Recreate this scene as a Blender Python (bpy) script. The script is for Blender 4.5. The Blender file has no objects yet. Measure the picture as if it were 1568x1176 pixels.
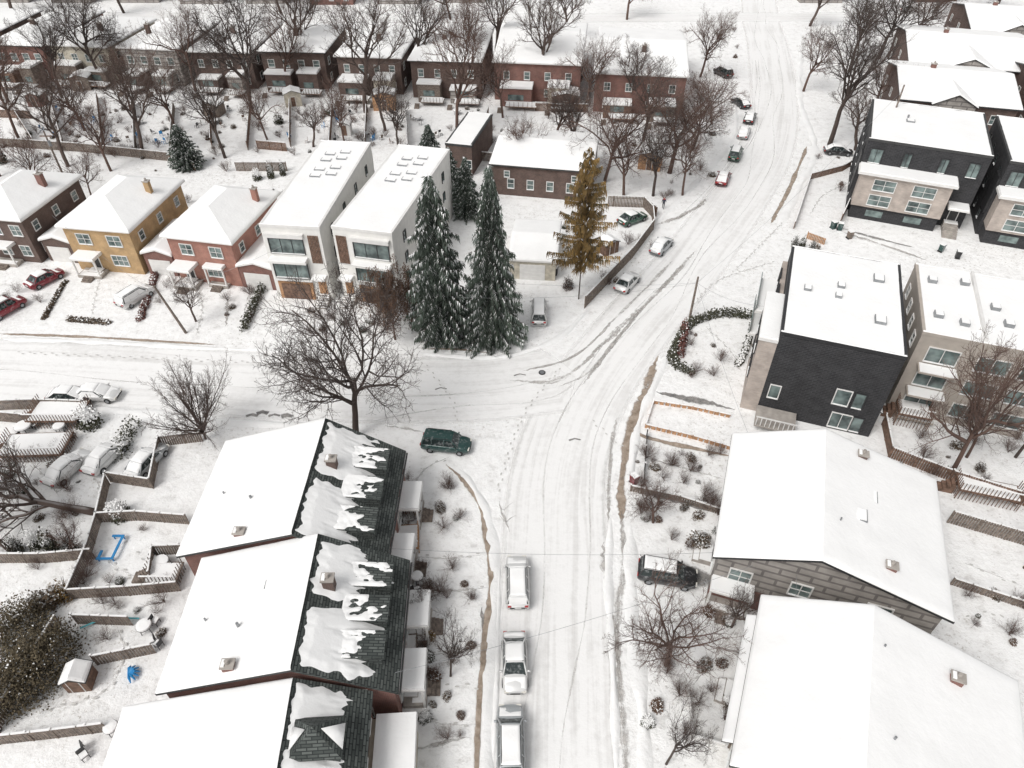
import bpy, math, random
from mathutils import Vector, Matrix, noise as mn
R=math.radians
FP=1087.0; TH=R(42); HC=50.0
S,C=math.sin(TH),math.cos(TH)
# survey transform: photo coordinate + height above ground -> world metres (camera 50 m up, pitched 42 deg)
def G(px,py,h=0.0):
    v=(py-588)/FP; u=(px-784)/FP
    t=(HC-h)/(S+v*C)
    return Vector((u*t, t*(C-v*S), h))
def hgt(base,topy):
    v=(topy-588)/FP
    return HC-base.y*(S+v*C)/(C-v*S)
def pxm(py,h=0): return FP*(S+(py-588)/FP*C)/(HC-h)
scene=bpy.context.scene
COL=scene.collection
# ---------------------------------------------------------------- materials
def newmat(name):
    m=bpy.data.materials.new(name); m.use_nodes=True
    nt=m.node_tree; b=nt.nodes['Principled BSDF']
    return m,nt,b
def N(nt,t,**k):
    n=nt.nodes.new(t)
    for a,v in k.items():
        if a in n.inputs.keys(): n.inputs[a].default_value=v
        else: setattr(n,a,v)
    return n
def ramp(nt,fac,stops):
    r=nt.nodes.new('ShaderNodeValToRGB')
    e=r.color_ramp.elements
    while len(e)<len(stops): e.new(0.5)
    for i,(p,c) in enumerate(stops):
        e[i].position=p; e[i].color=(*c,1) if len(c)==3 else c
    nt.links.new(fac,r.inputs[0]); return r.outputs[0]
def bump(nt,b,h,st,dist=.05):
    n=nt.nodes.new('ShaderNodeBump'); n.inputs['Strength'].default_value=st; n.inputs['Distance'].default_value=dist
    nt.links.new(h,n.inputs['Height']); nt.links.new(n.outputs[0],b.inputs['Normal'])
def mix(nt,fac,a,b,blend='MIX'):
    n=nt.nodes.new('ShaderNodeMix'); n.data_type='RGBA'; n.blend_type=blend
    for s,v in ((0,fac),(6,a),(7,b)):
        if isinstance(v,bpy.types.NodeSocket): nt.links.new(v,n.inputs[s])
        else: n.inputs[s].default_value=v if s==0 else (*v,1)
    return n.outputs[2]
def coords(nt,kind='Object',scale=(1,1,1)):
    tc=nt.nodes.new('ShaderNodeTexCoord'); mp=nt.nodes.new('ShaderNodeMapping')
    mp.inputs['Scale'].default_value=scale
    nt.links.new(tc.outputs[kind],mp.inputs[0]); return mp.outputs[0]
def noi(nt,vec,scale,detail=4,rough=.55,dist=0):
    n=nt.nodes.new('ShaderNodeTexNoise'); n.inputs['Scale'].default_value=scale
    n.inputs['Detail'].default_value=detail; n.inputs['Roughness'].default_value=rough; n.inputs['Distortion'].default_value=dist
    nt.links.new(vec,n.inputs['Vector']); return n.outputs['Fac']
def mth(nt,op,a,b2=None):
    k=nt.nodes.new('ShaderNodeMath'); k.operation=op
    for i,x in enumerate((a,b2)):
        if x is None: continue
        if isinstance(x,(int,float)): k.inputs[i].default_value=x
        else: nt.links.new(x,k.inputs[i])
    return k.outputs[0]
def plain(name,c,rough=.8,var=.25,sc=1.5,b_=.2,metal=0):
    m,nt,b=newmat(name); v=coords(nt)
    n=noi(nt,v,sc,3)
    lo=tuple(x*(1-var) for x in c); hi=tuple(min(1,x*(1+var)) for x in c)
    nt.links.new(ramp(nt,n,[(.3,lo),(.7,hi)]),b.inputs['Base Color'])
    b.inputs['Roughness'].default_value=rough; b.inputs['Metallic'].default_value=metal
    if b_: bump(nt,b,noi(nt,v,sc*8,2),b_,.02)
    return m
def snowm(name,c,spec,lo=.9):
    m,nt,b=newmat(name); v=coords(nt)
    n=noi(nt,v,.35,4,.6)
    base=ramp(nt,n,[(.25,tuple(x*lo for x in c)),(.6,c)])
    nt.links.new(base,b.inputs['Base Color']); b.inputs['Roughness'].default_value=.85
    b.inputs['Specular IOR Level'].default_value=.2
    bump(nt,b,noi(nt,v,2.2,4,.6),spec,.12)
    return m
M={}
M['snow']=snowm('roof_snow',(.90,.898,.89),.3,.94)
M['bank']=snowm('bank_snow',(.87,.868,.86),.7,.88)
# ground snow: trampled patches, footprints, grass tips and earth showing through
m,nt,b=newmat('ground_snow'); v=coords(nt)
n1=noi(nt,v,.07,4,.6); n2=noi(nt,v,.8,6,.7); n3=noi(nt,v,3.0,5,.72)
base=ramp(nt,n2,[(.32,(.68,.67,.655)),(.43,(.85,.845,.835)),(.57,(.91,.908,.90))])
vo=nt.nodes.new('ShaderNodeTexVoronoi'); vo.inputs['Scale'].default_value=1.9; nt.links.new(v,vo.inputs['Vector'])
fp=ramp(nt,vo.outputs['Distance'],[(.10,(1,1,1)),(.22,(0,0,0))]); fa=ramp(nt,noi(nt,v,.13,3,.6),[(.50,(0,0,0)),(.58,(.6,.6,.6))])
base=mix(nt,mix(nt,1.0,fp,fa,'MULTIPLY'),base,(.52,.50,.475))
msk=ramp(nt,n3,[(.55,(0,0,0)),(.66,(1,1,1))]); area=ramp(nt,n1,[(.46,(0,0,0)),(.62,(.75,.75,.75))])
mm=mix(nt,1.0,msk,area,'MULTIPLY')
nt.links.new(mix(nt,mm,base,(.30,.26,.21)),b.inputs['Base Color'])
b.inputs['Roughness'].default_value=.9; bump(nt,b,n2,.9,.22); M['ground']=m
def stripmat(name,c1,c2,amt,edge,us,vs,lo,hi,rough=.8,streak=False,dist=0):
    m,nt,b=newmat(name)
    v=coords(nt,'UV',(us,vs,1)); o=coords(nt)
    n=noi(nt,v,1,4,.65,dist); n2=noi(nt,o,1.3,4,.7)
    if streak:
        n4=noi(nt,o,.09,3,.6)
        st=mth(nt,'ADD',mth(nt,'ADD',mth(nt,'MULTIPLY',n,.5),mth(nt,'MULTIPLY',n2,.25)),mth(nt,'MULTIPLY',n4,.25))
        nt.links.new(ramp(nt,st,[(.38,c1),(.45,tuple((p+q)/2 for p,q in zip(c1,c2))),(.51,c2)]),b.inputs['Base Color'])
    else: nt.links.new(ramp(nt,n2,[(.35,c1),(.65,c2)]),b.inputs['Base Color'])
    b.inputs['Roughness'].default_value=rough
    tc=nt.nodes.new('ShaderNodeTexCoord'); sx=nt.nodes.new('ShaderNodeSeparateXYZ'); nt.links.new(tc.outputs['UV'],sx.inputs[0])
    e=mth(nt,'SUBTRACT',1.0,mth(nt,'ABSOLUTE',mth(nt,'SUBTRACT',mth(nt,'MULTIPLY',sx.outputs[1],2.0),1.0)))
    e=mth(nt,'MINIMUM',mth(nt,'DIVIDE',e,edge),1.0)
    if streak: cmb=mth(nt,'MULTIPLY',mth(nt,'ADD',mth(nt,'MULTIPLY',n2,.5),.5),e)
    else: cmb=mth(nt,'MULTIPLY',mth(nt,'ADD',mth(nt,'MULTIPLY',n,.55),mth(nt,'MULTIPLY',n2,.45)),e)
    nt.links.new(ramp(nt,cmb,[(lo,(0,0,0)),(hi,(amt,amt,amt))]),b.inputs['Alpha']); bump(nt,b,n2,.5,.08)
    return m
M['road']=stripmat('snowy_road',(.72,.71,.695),(.895,.89,.88),.95,.22,.035,11,.10,.55,.8,True,.8)
M['walk']=stripmat('wet_pavement',(.22,.165,.12),(.46,.38,.31),.92,.8,.3,1.2,.27,.43)
M['walkd']=stripmat('dark_pavement',(.10,.10,.10),(.36,.34,.32),.9,.8,.35,1.5,.33,.48)
M['track']=stripmat('tyre_track',(.42,.41,.39),(.66,.65,.63),.6,.8,.14,1.2,.40,.66)
M['slush']=stripmat('slush',(.20,.185,.165),(.58,.555,.53),.8,.9,.22,5,.38,.55)
M['path']=stripmat('trodden_snow',(.55,.53,.50),(.74,.73,.71),.7,.8,1.2,3,.40,.6)
M['print']=plain('footprint_snow',(.56,.55,.53),.9,.1)
def brick(name,c1,c2,mo,sc=1.0,b_=.5):
    m,nt,b=newmat(name); v=coords(nt,'UV')
    t=N(nt,'ShaderNodeTexBrick'); nt.links.new(v,t.inputs['Vector'])
    t.inputs['Color1'].default_value=(*c1,1); t.inputs['Color2'].default_value=(*c2,1); t.inputs['Mortar'].default_value=(*mo,1)
    t.inputs['Scale'].default_value=1.0; t.inputs['Brick Width'].default_value=.24*sc; t.inputs['Row Height'].default_value=.08*sc
    t.inputs['Mortar Size'].default_value=.012*sc
    n=noi(nt,v,.8,4)
    nt.links.new(mix(nt,.55,t.outputs['Color'],ramp(nt,n,[(.3,(.35,.35,.35)),(.7,(1,1,1))]),'MULTIPLY'),b.inputs['Base Color'])
    b.inputs['Roughness'].default_value=.9; bump(nt,b,t.outputs['Fac'],b_,-.01)
    return m
M['red']=brick('red_brick',(.28,.10,.075),(.20,.07,.06),(.28,.23,.2))
M['brown']=brick('brown_brick',(.16,.088,.07),(.105,.062,.052),(.2,.17,.15))
M['pink']=brick('salmon_brick',(.46,.185,.135),(.38,.15,.11),(.42,.30,.25))
M['yellow']=brick('yellow_brick',(.60,.38,.18),(.52,.32,.14),(.52,.4,.26))
M['tan']=brick('tan_brick',(.58,.49,.43),(.50,.42,.37),(.5,.46,.42),2)
M['black']=brick('black_brick',(.046,.045,.048),(.028,.028,.031),(.065,.065,.068),2.4)
M['shingle']=brick('roof_shingle',(.14,.155,.145),(.055,.065,.06),(.025,.03,.03),2.6,.8)
M['siding']=brick('grey_siding',(.42,.39,.36),(.40,.37,.34),(.22,.2,.19),9)
M['beige']=plain('beige_siding',(.50,.46,.38)); M['white']=plain('white_stucco',(.76,.75,.72),.8,.05)
M['greige']=plain('greige_stucco',(.42,.375,.33),.8,.08); M['trimw']=plain('white_trim',(.72,.71,.69),.6,.06)
M['trimb']=plain('black_trim',(.03,.03,.032),.5,.2); M['wood']=plain('weathered_wood',(.17,.105,.075),.85,.45,3)
M['woodg']=plain('grey_wood',(.19,.155,.13),.9,.5,4); M['cedar']=plain('cedar_wood',(.42,.24,.13),.8,.3,3)
M['dark']=plain('dark_fascia',(.05,.05,.05),.7,.2); M['metal']=plain('grey_metal',(.30,.31,.32),.45,.2,2,0,.6)
M['rubber']=plain('rubber',(.02,.02,.02),.9,.2); M['conc']=plain('concrete',(.36,.33,.30),.9,.2)
M['blue']=plain('blue_plastic',(.02,.22,.50),.5,.1); M['teal']=plain('teal_tarp',(.12,.45,.5),.6,.15)
M['lamp']=plain('car_lamp',(.7,.68,.62),.2,.05,1,0); M['tail']=plain('tail_lamp',(.4,.02,.02),.3,.1,1,0)
m,nt,b=newmat('window_glass'); v=coords(nt)
nt.links.new(ramp(nt,noi(nt,v,.7,2),[(.35,(.03,.045,.045)),(.65,(.20,.26,.25))]),b.inputs['Base Color'])
b.inputs['Roughness'].default_value=.08; b.inputs['Specular IOR Level'].default_value=.8; M['glass']=m
m,nt,b=newmat('car_glass'); v=coords(nt); nt.links.new(ramp(nt,noi(nt,v,3,5,.7),[(.5,(.02,.03,.03)),(.75,(.35,.37,.37))]),b.inputs['Base Color']); b.inputs['Roughness'].default_value=.15; M['cglass']=m
def paint(name,c):
    m,nt,b=newmat(name); v=coords(nt)
    n=noi(nt,v,2.5,4,.7)
    nt.links.new(mix(nt,ramp(nt,n,[(.54,(0,0,0)),(.74,(.4,.4,.4))]),c,(.75,.75,.75)),b.inputs['Base Color'])
    b.inputs['Roughness'].default_value=.35; b.inputs['Coat Weight'].default_value=.5; b.inputs['Metallic'].default_value=.2
    return m
for k,c in dict(p_white=(.72,.72,.71),p_green=(.02,.06,.055),p_red=(.20,.01,.02),p_black=(.02,.02,.022),p_silver=(.4,.42,.43),p_dgreen=(.03,.09,.06)).items(): M[k]=paint('car_paint_'+k[2:],c)
def bark(name,c,sn):
    m,nt,b=newmat(name); v=coords(nt)
    n=noi(nt,v,3,2); g=nt.nodes.new('ShaderNodeNewGeometry'); sx=nt.nodes.new('ShaderNodeSeparateXYZ'); nt.links.new(g.outputs['Normal'],sx.inputs[0])
    col=ramp(nt,n,[(.3,tuple(x*.6 for x in c)),(.7,tuple(x*1.4 for x in c))])
    up=ramp(nt,sx.outputs[2],[(.80,(0,0,0)),(.95,(sn,sn,sn))])
    nt.links.new(mix(nt,up,col,(.8,.8,.8)),b.inputs['Base Color']); b.inputs['Roughness'].default_value=.95
    return m
M['bark']=bark('bark',(.075,.056,.048),.3); M['barkr']=bark('reddish_bark',(.125,.078,.062),.2); M['barkp']=bark('grey_brown_bark',(.11,.08,.068),.25)
M['needle']=plain('spruce_needles',(.07,.09,.07),.9,.5,2,0)
M['needle2']=plain('spruce_needles_light',(.20,.235,.21),.9,.4,2,0)
M['gold']=plain('golden_leaves',(.23,.145,.05),.9,.5,2,0); M['gold2']=plain('olive_leaves',(.105,.085,.045),.9,.4,2,0); M['copper']=plain('copper_leaves',(.13,.078,.052),.9,.4,2,0)
M['hedge']=plain('hedge_leaves',(.06,.06,.038),.9,.5,3,0); M['hedgeb']=plain('brown_leaves',(.12,.088,.06),.9,.5,3,0); M['arb']=plain('arborvitae_leaves',(.095,.075,.045),.9,.6,1.5,0)
M['leafr']=plain('red_leaves',(.14,.06,.05),.9,.4,3,0)
M['skin']=plain('skin',(.45,.27,.2),.6,.05); M['coat']=plain('winter_coat',(.03,.03,.05),.8,.2); M['scarf']=plain('red_hat',(.45,.03,.03),.8,.1)
# ---------------------------------------------------------------- mesh builder
class MB:
    def __init__(s): s.v=[];s.f=[];s.mi=[];s.mats=[]
    def m(s,k):
        if k not in s.mats: s.mats.append(k)
        return s.mats.index(k)
    def add(s,vs,fs,k):
        o=len(s.v); s.v.extend([tuple(p) for p in vs]); i=s.m(k)
        for f in fs: s.f.append([o+j for j in f]); s.mi.append(i)
    def box(s,x0,x1,y0,y1,z0,z1,k):
        s.add([(x0,y0,z0),(x1,y0,z0),(x1,y1,z0),(x0,y1,z0),(x0,y0,z1),(x1,y0,z1),(x1,y1,z1),(x0,y1,z1)],
          [(0,3,2,1),(4,5,6,7),(0,1,5,4),(1,2,6,5),(2,3,7,6),(3,0,4,7)],k)
    def obox(s,c,sz,rz,k,rx=0):
        mt=Matrix.Translation(c)@Matrix.Rotation(rz,4,'Z')@Matrix.Rotation(rx,4,'Y')
        x,y,z=sz[0]/2,sz[1]/2,sz[2]/2
        vs=[mt@Vector(p) for p in [(-x,-y,-z),(x,-y,-z),(x,y,-z),(-x,y,-z),(-x,-y,z),(x,-y,z),(x,y,z),(-x,y,z)]]
        s.add(vs,[(0,3,2,1),(4,5,6,7),(0,1,5,4),(1,2,6,5),(2,3,7,6),(3,0,4,7)],k)
    def slab(s,q,t,k):
        q=[Vector(p) for p in q]; lo=[p-Vector((0,0,t)) for p in q]; n=len(q)
        s.add(q+lo,[tuple(range(n)),tuple(reversed(range(n,2*n)))]+[(i,i+n,(i+1)%n+n,(i+1)%n) for i in range(n)],k)
    def tube(s,pts,rs,n,k):
        vs=[];fs=[]
        for i,p in enumerate(pts):
            d=(pts[min(i+1,len(pts)-1)]-pts[max(i-1,0)]).normalized()
            a=d.cross(Vector((.3,.2,1))).normalized() if abs(d.z)<.95 else d.cross(Vector((1,0,0))).normalized()
            b=d.cross(a)
            for j in range(n):
                t=2*math.pi*j/n; vs.append(p+(a*math.cos(t)+b*math.sin(t))*rs[i])
        for i in range(len(pts)-1):
            for j in range(n):
                j2=(j+1)%n; fs.append((i*n+j,i*n+j2,(i+1)*n+j2,(i+1)*n+j))
        if n>3: fs.append(tuple(range(n-1,-1,-1))); fs.append(tuple(range((len(pts)-1)*n,len(pts)*n)))
        s.add(vs,fs,k)
    def mesh(s,name,smooth=False,uv=True):
        me=bpy.data.meshes.new(name); me.from_pydata(s.v,[],s.f)
        for k in s.mats: me.materials.append(M[k])
        me.polygons.foreach_set('material_index',s.mi)
        if smooth: me.polygons.foreach_set('use_smooth',[True]*len(s.f))
        me.update()
        if uv:
            l=me.uv_layers.new(name='UVMap'); vv=me.vertices
            for p in me.polygons:
                n=p.normal
                if abs(n.z)>.985: a=Vector((1,0,0)); b=Vector((0,1,0))
                else: a=Vector((-n.y,n.x,0)).normalized(); b=n.cross(a)
                for li in p.loop_indices:
                    co=vv[me.loops[li].vertex_index].co; l.data[li].uv=(co.dot(a),co.dot(b))
        return me
    def obj(s,name,parent=None,loc=None,rz=0,smooth=False,uv=True):
        o=bpy.data.objects.new(name,s.mesh(name,smooth,uv)); COL.objects.link(o)
        if parent: o.parent=parent
        if loc is not None: o.location=loc
        o.rotation_euler[2]=rz
        return o
def inst(name,me,loc,sc,rz=0,rx=0,ry=0):
    o=bpy.data.objects.new(name,me); COL.objects.link(o); o.location=loc; o.scale=sc; o.rotation_euler=(rx,ry,rz); return o
def snowgrid(mb,q,th=.18,op=(1,1,0,1),mask=None,step=.6,k='snow',amp=.05):
    p00,p10,p11,p01=[Vector(p) for p in q]
    La=max((p10-p00).length,(p11-p01).length); Lb=max((p01-p00).length,(p11-p10).length)
    def ls(L):
        n=max(2,int(L/step)); r=[0,.06/L,.2/L]+[i/n for i in range(1,n)]+[1-.2/L,1-.06/L,1]
        return sorted(set([max(0,min(1,x)) for x in r]))
    A=ls(La);B=ls(Lb); vs=[];fs=[]
    def fall(d): return 0 if d<=.001 else (.7 if d<.1 else (1 if d>.15 else .85))
    for a in A:
        for b in B:
            p=(p00*(1-a)+p10*a)*(1-b)+(p01*(1-a)+p11*a)*b
            f=1
            if op[0]: f=min(f,fall(a*La))
            if op[1]: f=min(f,fall((1-a)*La))
            if op[2]: f=min(f,fall(b*Lb))
            if op[3]: f=min(f,fall((1-b)*Lb))
            if mask: h=mask(a,b,La,Lb)
            else: h=th+amp*mn.noise(p*.8)
            vs.append(p+Vector((0,0,.005+h*f if f>0 else -.01)))
    nb=len(B)
    for i in range(len(A)-1):
        for j in range(nb-1): fs.append((i*nb+j,(i+1)*nb+j,(i+1)*nb+j+1,i*nb+j+1))
    mb.add(vs,fs,k)
# ---------------------------------------------------------------- houses
class House:
    def __init__(s,name,fl,fr,bl,h,wall,ang=None,W=None,D=None):
        a=G(*fl,h);b=G(*fr,h);c=G(*bl,h)
        for p in (a,b,c): p.z=0
        an=math.atan2(b.y-a.y,b.x-a.x) if ang is None else R(ang); s.ang=an; s.o=a
        s.W=W or (b-a).length; n=Vector((-math.sin(an),math.cos(an),0)); s.D=D or max(3,(c-a).dot(n)); s.h=h
        s.e=bpy.data.objects.new(name,None); COL.objects.link(s.e); s.e.location=a; s.e.rotation_euler[2]=an; s.e.empty_display_size=.5
        s.p={}; s.wall=wall
    def part(s,n):
        if n not in s.p: s.p[n]=MB()
        return s.p[n]
    def done(s):
        for n,mb in s.p.items(): mb.obj(n,s.e,smooth=(n=='roof_snow'))
    def sb(s,part,side,u,z0,w,h,d0,d1,k):
        mb=s.part(part)
        if side=='F': mb.box(u-w/2,u+w/2,-d1,-d0,z0,z0+h,k)
        if side=='B': mb.box(u-w/2,u+w/2,s.D+d0,s.D+d1,z0,z0+h,k)
        if side=='L': mb.box(-d1,-d0,u-w/2,u+w/2,z0,z0+h,k)
        if side=='R': mb.box(s.W+d0,s.W+d1,u-w/2,u+w/2,z0,z0+h,k)
    def win(s,side,u,z,w,h,fr='trimw',mull=1,off=0):
        f=.09
        s.sb('window_glass',side,u,z,w-.02,h,off-.05,off+.02,'glass')
        s.sb('window_frames',side,u,z-f,w+2*f,f,off-.05,off+.1,fr); s.sb('window_frames',side,u,z+h,w+2*f,f,off-.05,off+.1,fr)
        s.sb('window_frames',side,u-w/2-f/2,z,f,h,off-.05,off+.1,fr); s.sb('window_frames',side,u+w/2+f/2,z,f,h,off-.05,off+.1,fr)
        for i in range(mull):
            s.sb('window_frames',side,u-w/2+w*(i+1)/(mull+1),z,.06,h,off-.05,off+.07,fr)
        if h<1.6: s.sb('window_frames',side,u,z+h*.5,w,.05,off-.05,off+.06,fr)
        s.sb('window_sill_snow',side,u,z-.02,w,.07,off+.02,off+.14,'snow')
    def wins(s,side,cols,zs,w=1.1,h=1.3,fr='trimw',mull=0,m=.16):
        L=s.W if side in 'FB' else s.D
        for z in zs:
            for i in range(cols): s.win(side,L*(m+(1-2*m)*(i/(cols-1) if cols>1 else .5)),z,w,h,fr,mull)
    def door(s,side,u,z=.5,k='dark'):
        s.sb('door',side,u,z,1.0,2.1,-.05,.06,k); s.sb('door_frame',side,u,z+2.1,1.2,.12,-.05,.1,'trimw')
        s.sb('door_frame',side,u-.56,z,.1,2.1,-.05,.1,'trimw'); s.sb('door_frame',side,u+.56,z,.1,2.1,-.05,.1,'trimw')
        s.sb('door_steps',side,u,0,1.8,z,.1,1.1,'conc'); s.sb('door_steps_snow',side,u,z,1.7,.08,.12,1.05,'snow')
        s.sb('door_steps',side,u,0,1.8,z*.5,1.1,1.6,'conc'); s.sb('door_steps_snow',side,u,z*.5,1.7,.08,1.1,1.55,'snow')
    def porch(s,side,u,w,d,z=2.6,k='trimw'):
        s.sb('porch',side,u,z,w,.18,0.01,d,k)
        for t in (-1,1): s.sb('porch',side,u+t*(w/2-.12),0,.16,z,d-.3,d-.14,k)
        s.sb('porch',side,u,0,w-.1,.4,.1,d-.1,'conc'); s.sb('porch_snow',side,u,z+.18,w-.1,.2,.02,d-.06,'snow')
        s.sb('porch_snow',side,u,.4,w-.5,.06,.7,d-.2,'snow')
        for q in range(3): s.sb('porch_steps',side,u,0,1.3,.36-.12*q,d-.1+.3*q,d+.2+.3*q,'woodg')
    def chimney(s,x,y,z,w=.7,k='red',hh=1.3):
        mb=s.part('chimney'); mb.box(x-w/2,x+w/2,y-w*.4,y+w*.4,z-2.2,z+hh,k)
        mb.box(x-w/2-.07,x+w/2+.07,y-w*.4-.07,y+w*.4+.07,z+hh,z+hh+.12,'conc')
        mb.tube([Vector((x,y,z+hh+.1)),Vector((x,y,z+hh+.45))],[.13,.12],8,'conc')
        mb.box(x-w/2,x-.14,y-w*.35,y+w*.35,z+hh+.12,z+hh+.2,'snow')
    def flat(s,cop='trimw',vents=2,sky=True,seed=0):
        W,D,h=s.W,s.D,s.h; s.part('walls').box(0,W,0,D,0,h,s.wall)
        r=s.part('roof'); t=.22; o=.06
        r.box(-o,W+o,-o,t,h,h+.35,cop); r.box(-o,W+o,D-t,D+o,h,h+.35,cop); r.box(-o,t,t,D-t,h,h+.35,cop); r.box(W-t,W+o,t,D-t,h,h+.35,cop)
        snowgrid(s.part('roof_snow'),[(t,t,h+.1),(W-t,t,h+.1),(W-t,D-t,h+.1),(t,D-t,h+.1)],.24,(0,0,0,0),step=1,amp=.08)
        for q in ((-o+.03,W+o-.03,-o+.03,t,),(-o+.03,W+o-.03,D-t,D+o-.03)): snowgrid(s.part('roof_snow'),[(q[0],q[2],h+.35),(q[1],q[2],h+.35),(q[1],q[3],h+.35),(q[0],q[3],h+.35)],.06,(1,1,1,1),step=1,amp=.02)
        rn=random.Random(seed); mb=s.part('roof_vents')
        if sky:
            for i in range(vents):
                x=W*rn.uniform(.2,.8);y=D*rn.uniform(.15,.85)
                mb.box(x-.55,x+.55,y-.5,y+.5,h,h+.55,'metal'); mb.box(x-.45,x+.45,y-.4,y+.4,h+.55,h+.6,'snow')
                x+=rn.uniform(-2,2)*.6; mb.tube([Vector((x,y+1.3,h)),Vector((x,y+1.3,h+.75))],[.14,.14],8,'metal')
    def gable_y(s,rf,rh,o=.4,maskR=None,fas='dark',th=.2,eR=None,maskL=None):
        W,D,h=s.W,s.D,s.h; rx=W*rf; eR=h if eR is None else eR
        s.part('walls').add([(0,0,0),(W,0,0),(W,0,eR),(rx,0,rh),(0,0,h),(0,D,0),(W,D,0),(W,D,eR),(rx,D,rh),(0,D,h)],
           [(0,1,2,3,4),(9,8,7,6,5),(0,4,9,5),(1,6,7,2),(2,7,8,3),(3,8,9,4)],s.wall)
        sl=(rh-h)/rx; sr=(rh-eR)/(W-rx); r=s.part('roof')
        L=[(rx,-o,rh+.25),(rx,D+o,rh+.25),(-o,D+o,h-o*sl+.25),(-o,-o,h-o*sl+.25)]
        Rr=[(rx,-o,rh+.25),(rx,D+o,rh+.25),(W+o,D+o,eR-o*sr+.25),(W+o,-o,eR-o*sr+.25)]
        r.slab(L,.22,fas if not maskL else 'shingle'); r.slab(Rr,.22,'shingle' if maskR else fas)
        for q,mk in ((L,maskL),(Rr,maskR)):
            snowgrid(s.part('roof_snow'),q,th,(1,1,0,1),mk,step=.1 if mk else .6)
    def gable_x(s,rf,rh,o=.4,fas='dark',th=.2):
        W,D,h=s.W,s.D,s.h; ry=D*rf
        s.part('walls').add([(0,0,0),(0,D,0),(0,D,h),(0,ry,rh),(0,0,h),(W,0,0),(W,D,0),(W,D,h),(W,ry,rh),(W,0,h)],
           [(4,3,2,1,0),(5,6,7,8,9),(0,5,9,4),(2,7,6,1),(3,8,7,2),(4,9,8,3)],s.wall)
        sf=(rh-h)/ry; sb=(rh-h)/(D-ry); r=s.part('roof')
        A=[(-o,ry,rh+.25),(W+o,ry,rh+.25),(W+o,-o,h-o*sf+.25),(-o,-o,h-o*sf+.25)]
        B=[(-o,ry,rh+.25),(W+o,ry,rh+.25),(W+o,D+o,h-o*sb+.25),(-o,D+o,h-o*sb+.25)]
        for q in (A,B): r.slab(q,.22,fas); snowgrid(s.part('roof_snow'),q,th,(1,1,0,1))
    def hip(s,rh,o=.5,fas='trimw',th=.2):
        W,D,h=s.W,s.D,s.h; s.part('walls').box(0,W,0,D,0,h,s.wall)
        z=h+.05; a,b,c,d=(-o,-o,z),(W+o,-o,z),(W+o,D+o,z),(-o,D+o,z)
        r=s.part('roof'); r.box(-o,W+o,-o,D+o,h-.12,h+.04,fas)
        if D>=W: p,q=(W/2,W*.45,rh),(W/2,D-W*.45,rh); Q=[(p,p,b,a),(q,q,d,c),(q,p,a,d),(p,q,c,b)]
        else: p,q=(D*.45,D/2,rh),(W-D*.45,D/2,rh); Q=[(p,q,b,a),(q,p,d,c),(p,p,a,d),(q,q,c,b)]
        for t in Q:
            snowgrid(s.part('roof_snow'),t,th,(0,0,0,1))
# ---- far row of brick houses
rn=random.Random(5)
row=[((-15,68),(62,70),(22,15),'red'),((75,68),(162,72),(103,25),'beige'),((182,72),(268,76),(205,28),'siding'),((290,78),(382,80),(307,30),'brown'),
 ((398,78),(495,80),(415,38),'brown'),((515,85),(612,88),(528,45),'brown'),((628,92),(735,95),(638,38),'brown'),((757,95),(890,100),(770,35),'red'),((912,112),(1052,118),(917,45),'red'),
 ((-200,62),(-40,66),(-150,12),'brown')]
for i,(a,b,c,k) in enumerate(row):
    H=House('brick_house' if k in('red','brown') else 'sided_house',a,b,c,6.8,k)
    if i in(7,8): H.gable_x(.5,8.6,fas='trimw')
    else: H.hip(8.4+rn.uniform(-.4,.5),fas=rn.choice(['trimw','dark']))
    H.wins('F',4,[.9,3.9],rn.uniform(.9,1.2),1.35,'trimw',rn.randint(0,1),.14); H.wins('R',2,[.9,3.9]); H.wins('L',2,[.9,3.9]); H.wins('B',3,[.9,3.9])
    H.door('B',H.W*.5)
    for t in (.27,.76):
        d=rn.uniform(1.8,4.0); w=H.W*rn.uniform(.22,.42); z=rn.choice([2.4,2.8,3.3,3.8]); kk=rn.choice(['beige','woodg','siding',k,'brown','wood'])
        H.sb('rear_extension','F',H.W*t,0,w,z,.0,d,kk); H.sb('rear_extension_roof','F',H.W*t,z,w+.3,.14,.11,d+.2,'trimw'); H.sb('extension_snow','F',H.W*t,z+.14,w+.2,.22,.12,d+.15,'snow')
        H.sb('rear_extension_window','F',H.W*t,1.2,w*.5,1,d,d+.05,'glass')
        dk=rn.choice(['wood','woodg','brown'])
        H.sb('deck','F',H.W*t+w*.2,.7,w,.12,d,d+2.2,dk); H.sb('deck_snow','F',H.W*t+w*.2,.82,w-.1,.14,d+.1,d+2.1,'snow')
        for q in range(8): H.sb('deck_rail','F',H.W*t+w*.2-w/2+w*q/7,.82,.06,.9,d+2.1,d+2.18,dk)
        H.sb('deck_rail','F',H.W*t+w*.2,1.72,w,.07,d+2.08,d+2.2,'snow')
        for q in range(4): H.sb('deck_steps','F',H.W*t-w*.45,.15*q,.9,.15,d+2.2+.3*(3-q),d+2.5+.3*(3-q),'woodg')
    H.chimney(H.W*rn.uniform(.3,.7),H.D*.3,8.2,.8,'brown'); 
    H.done()
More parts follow.
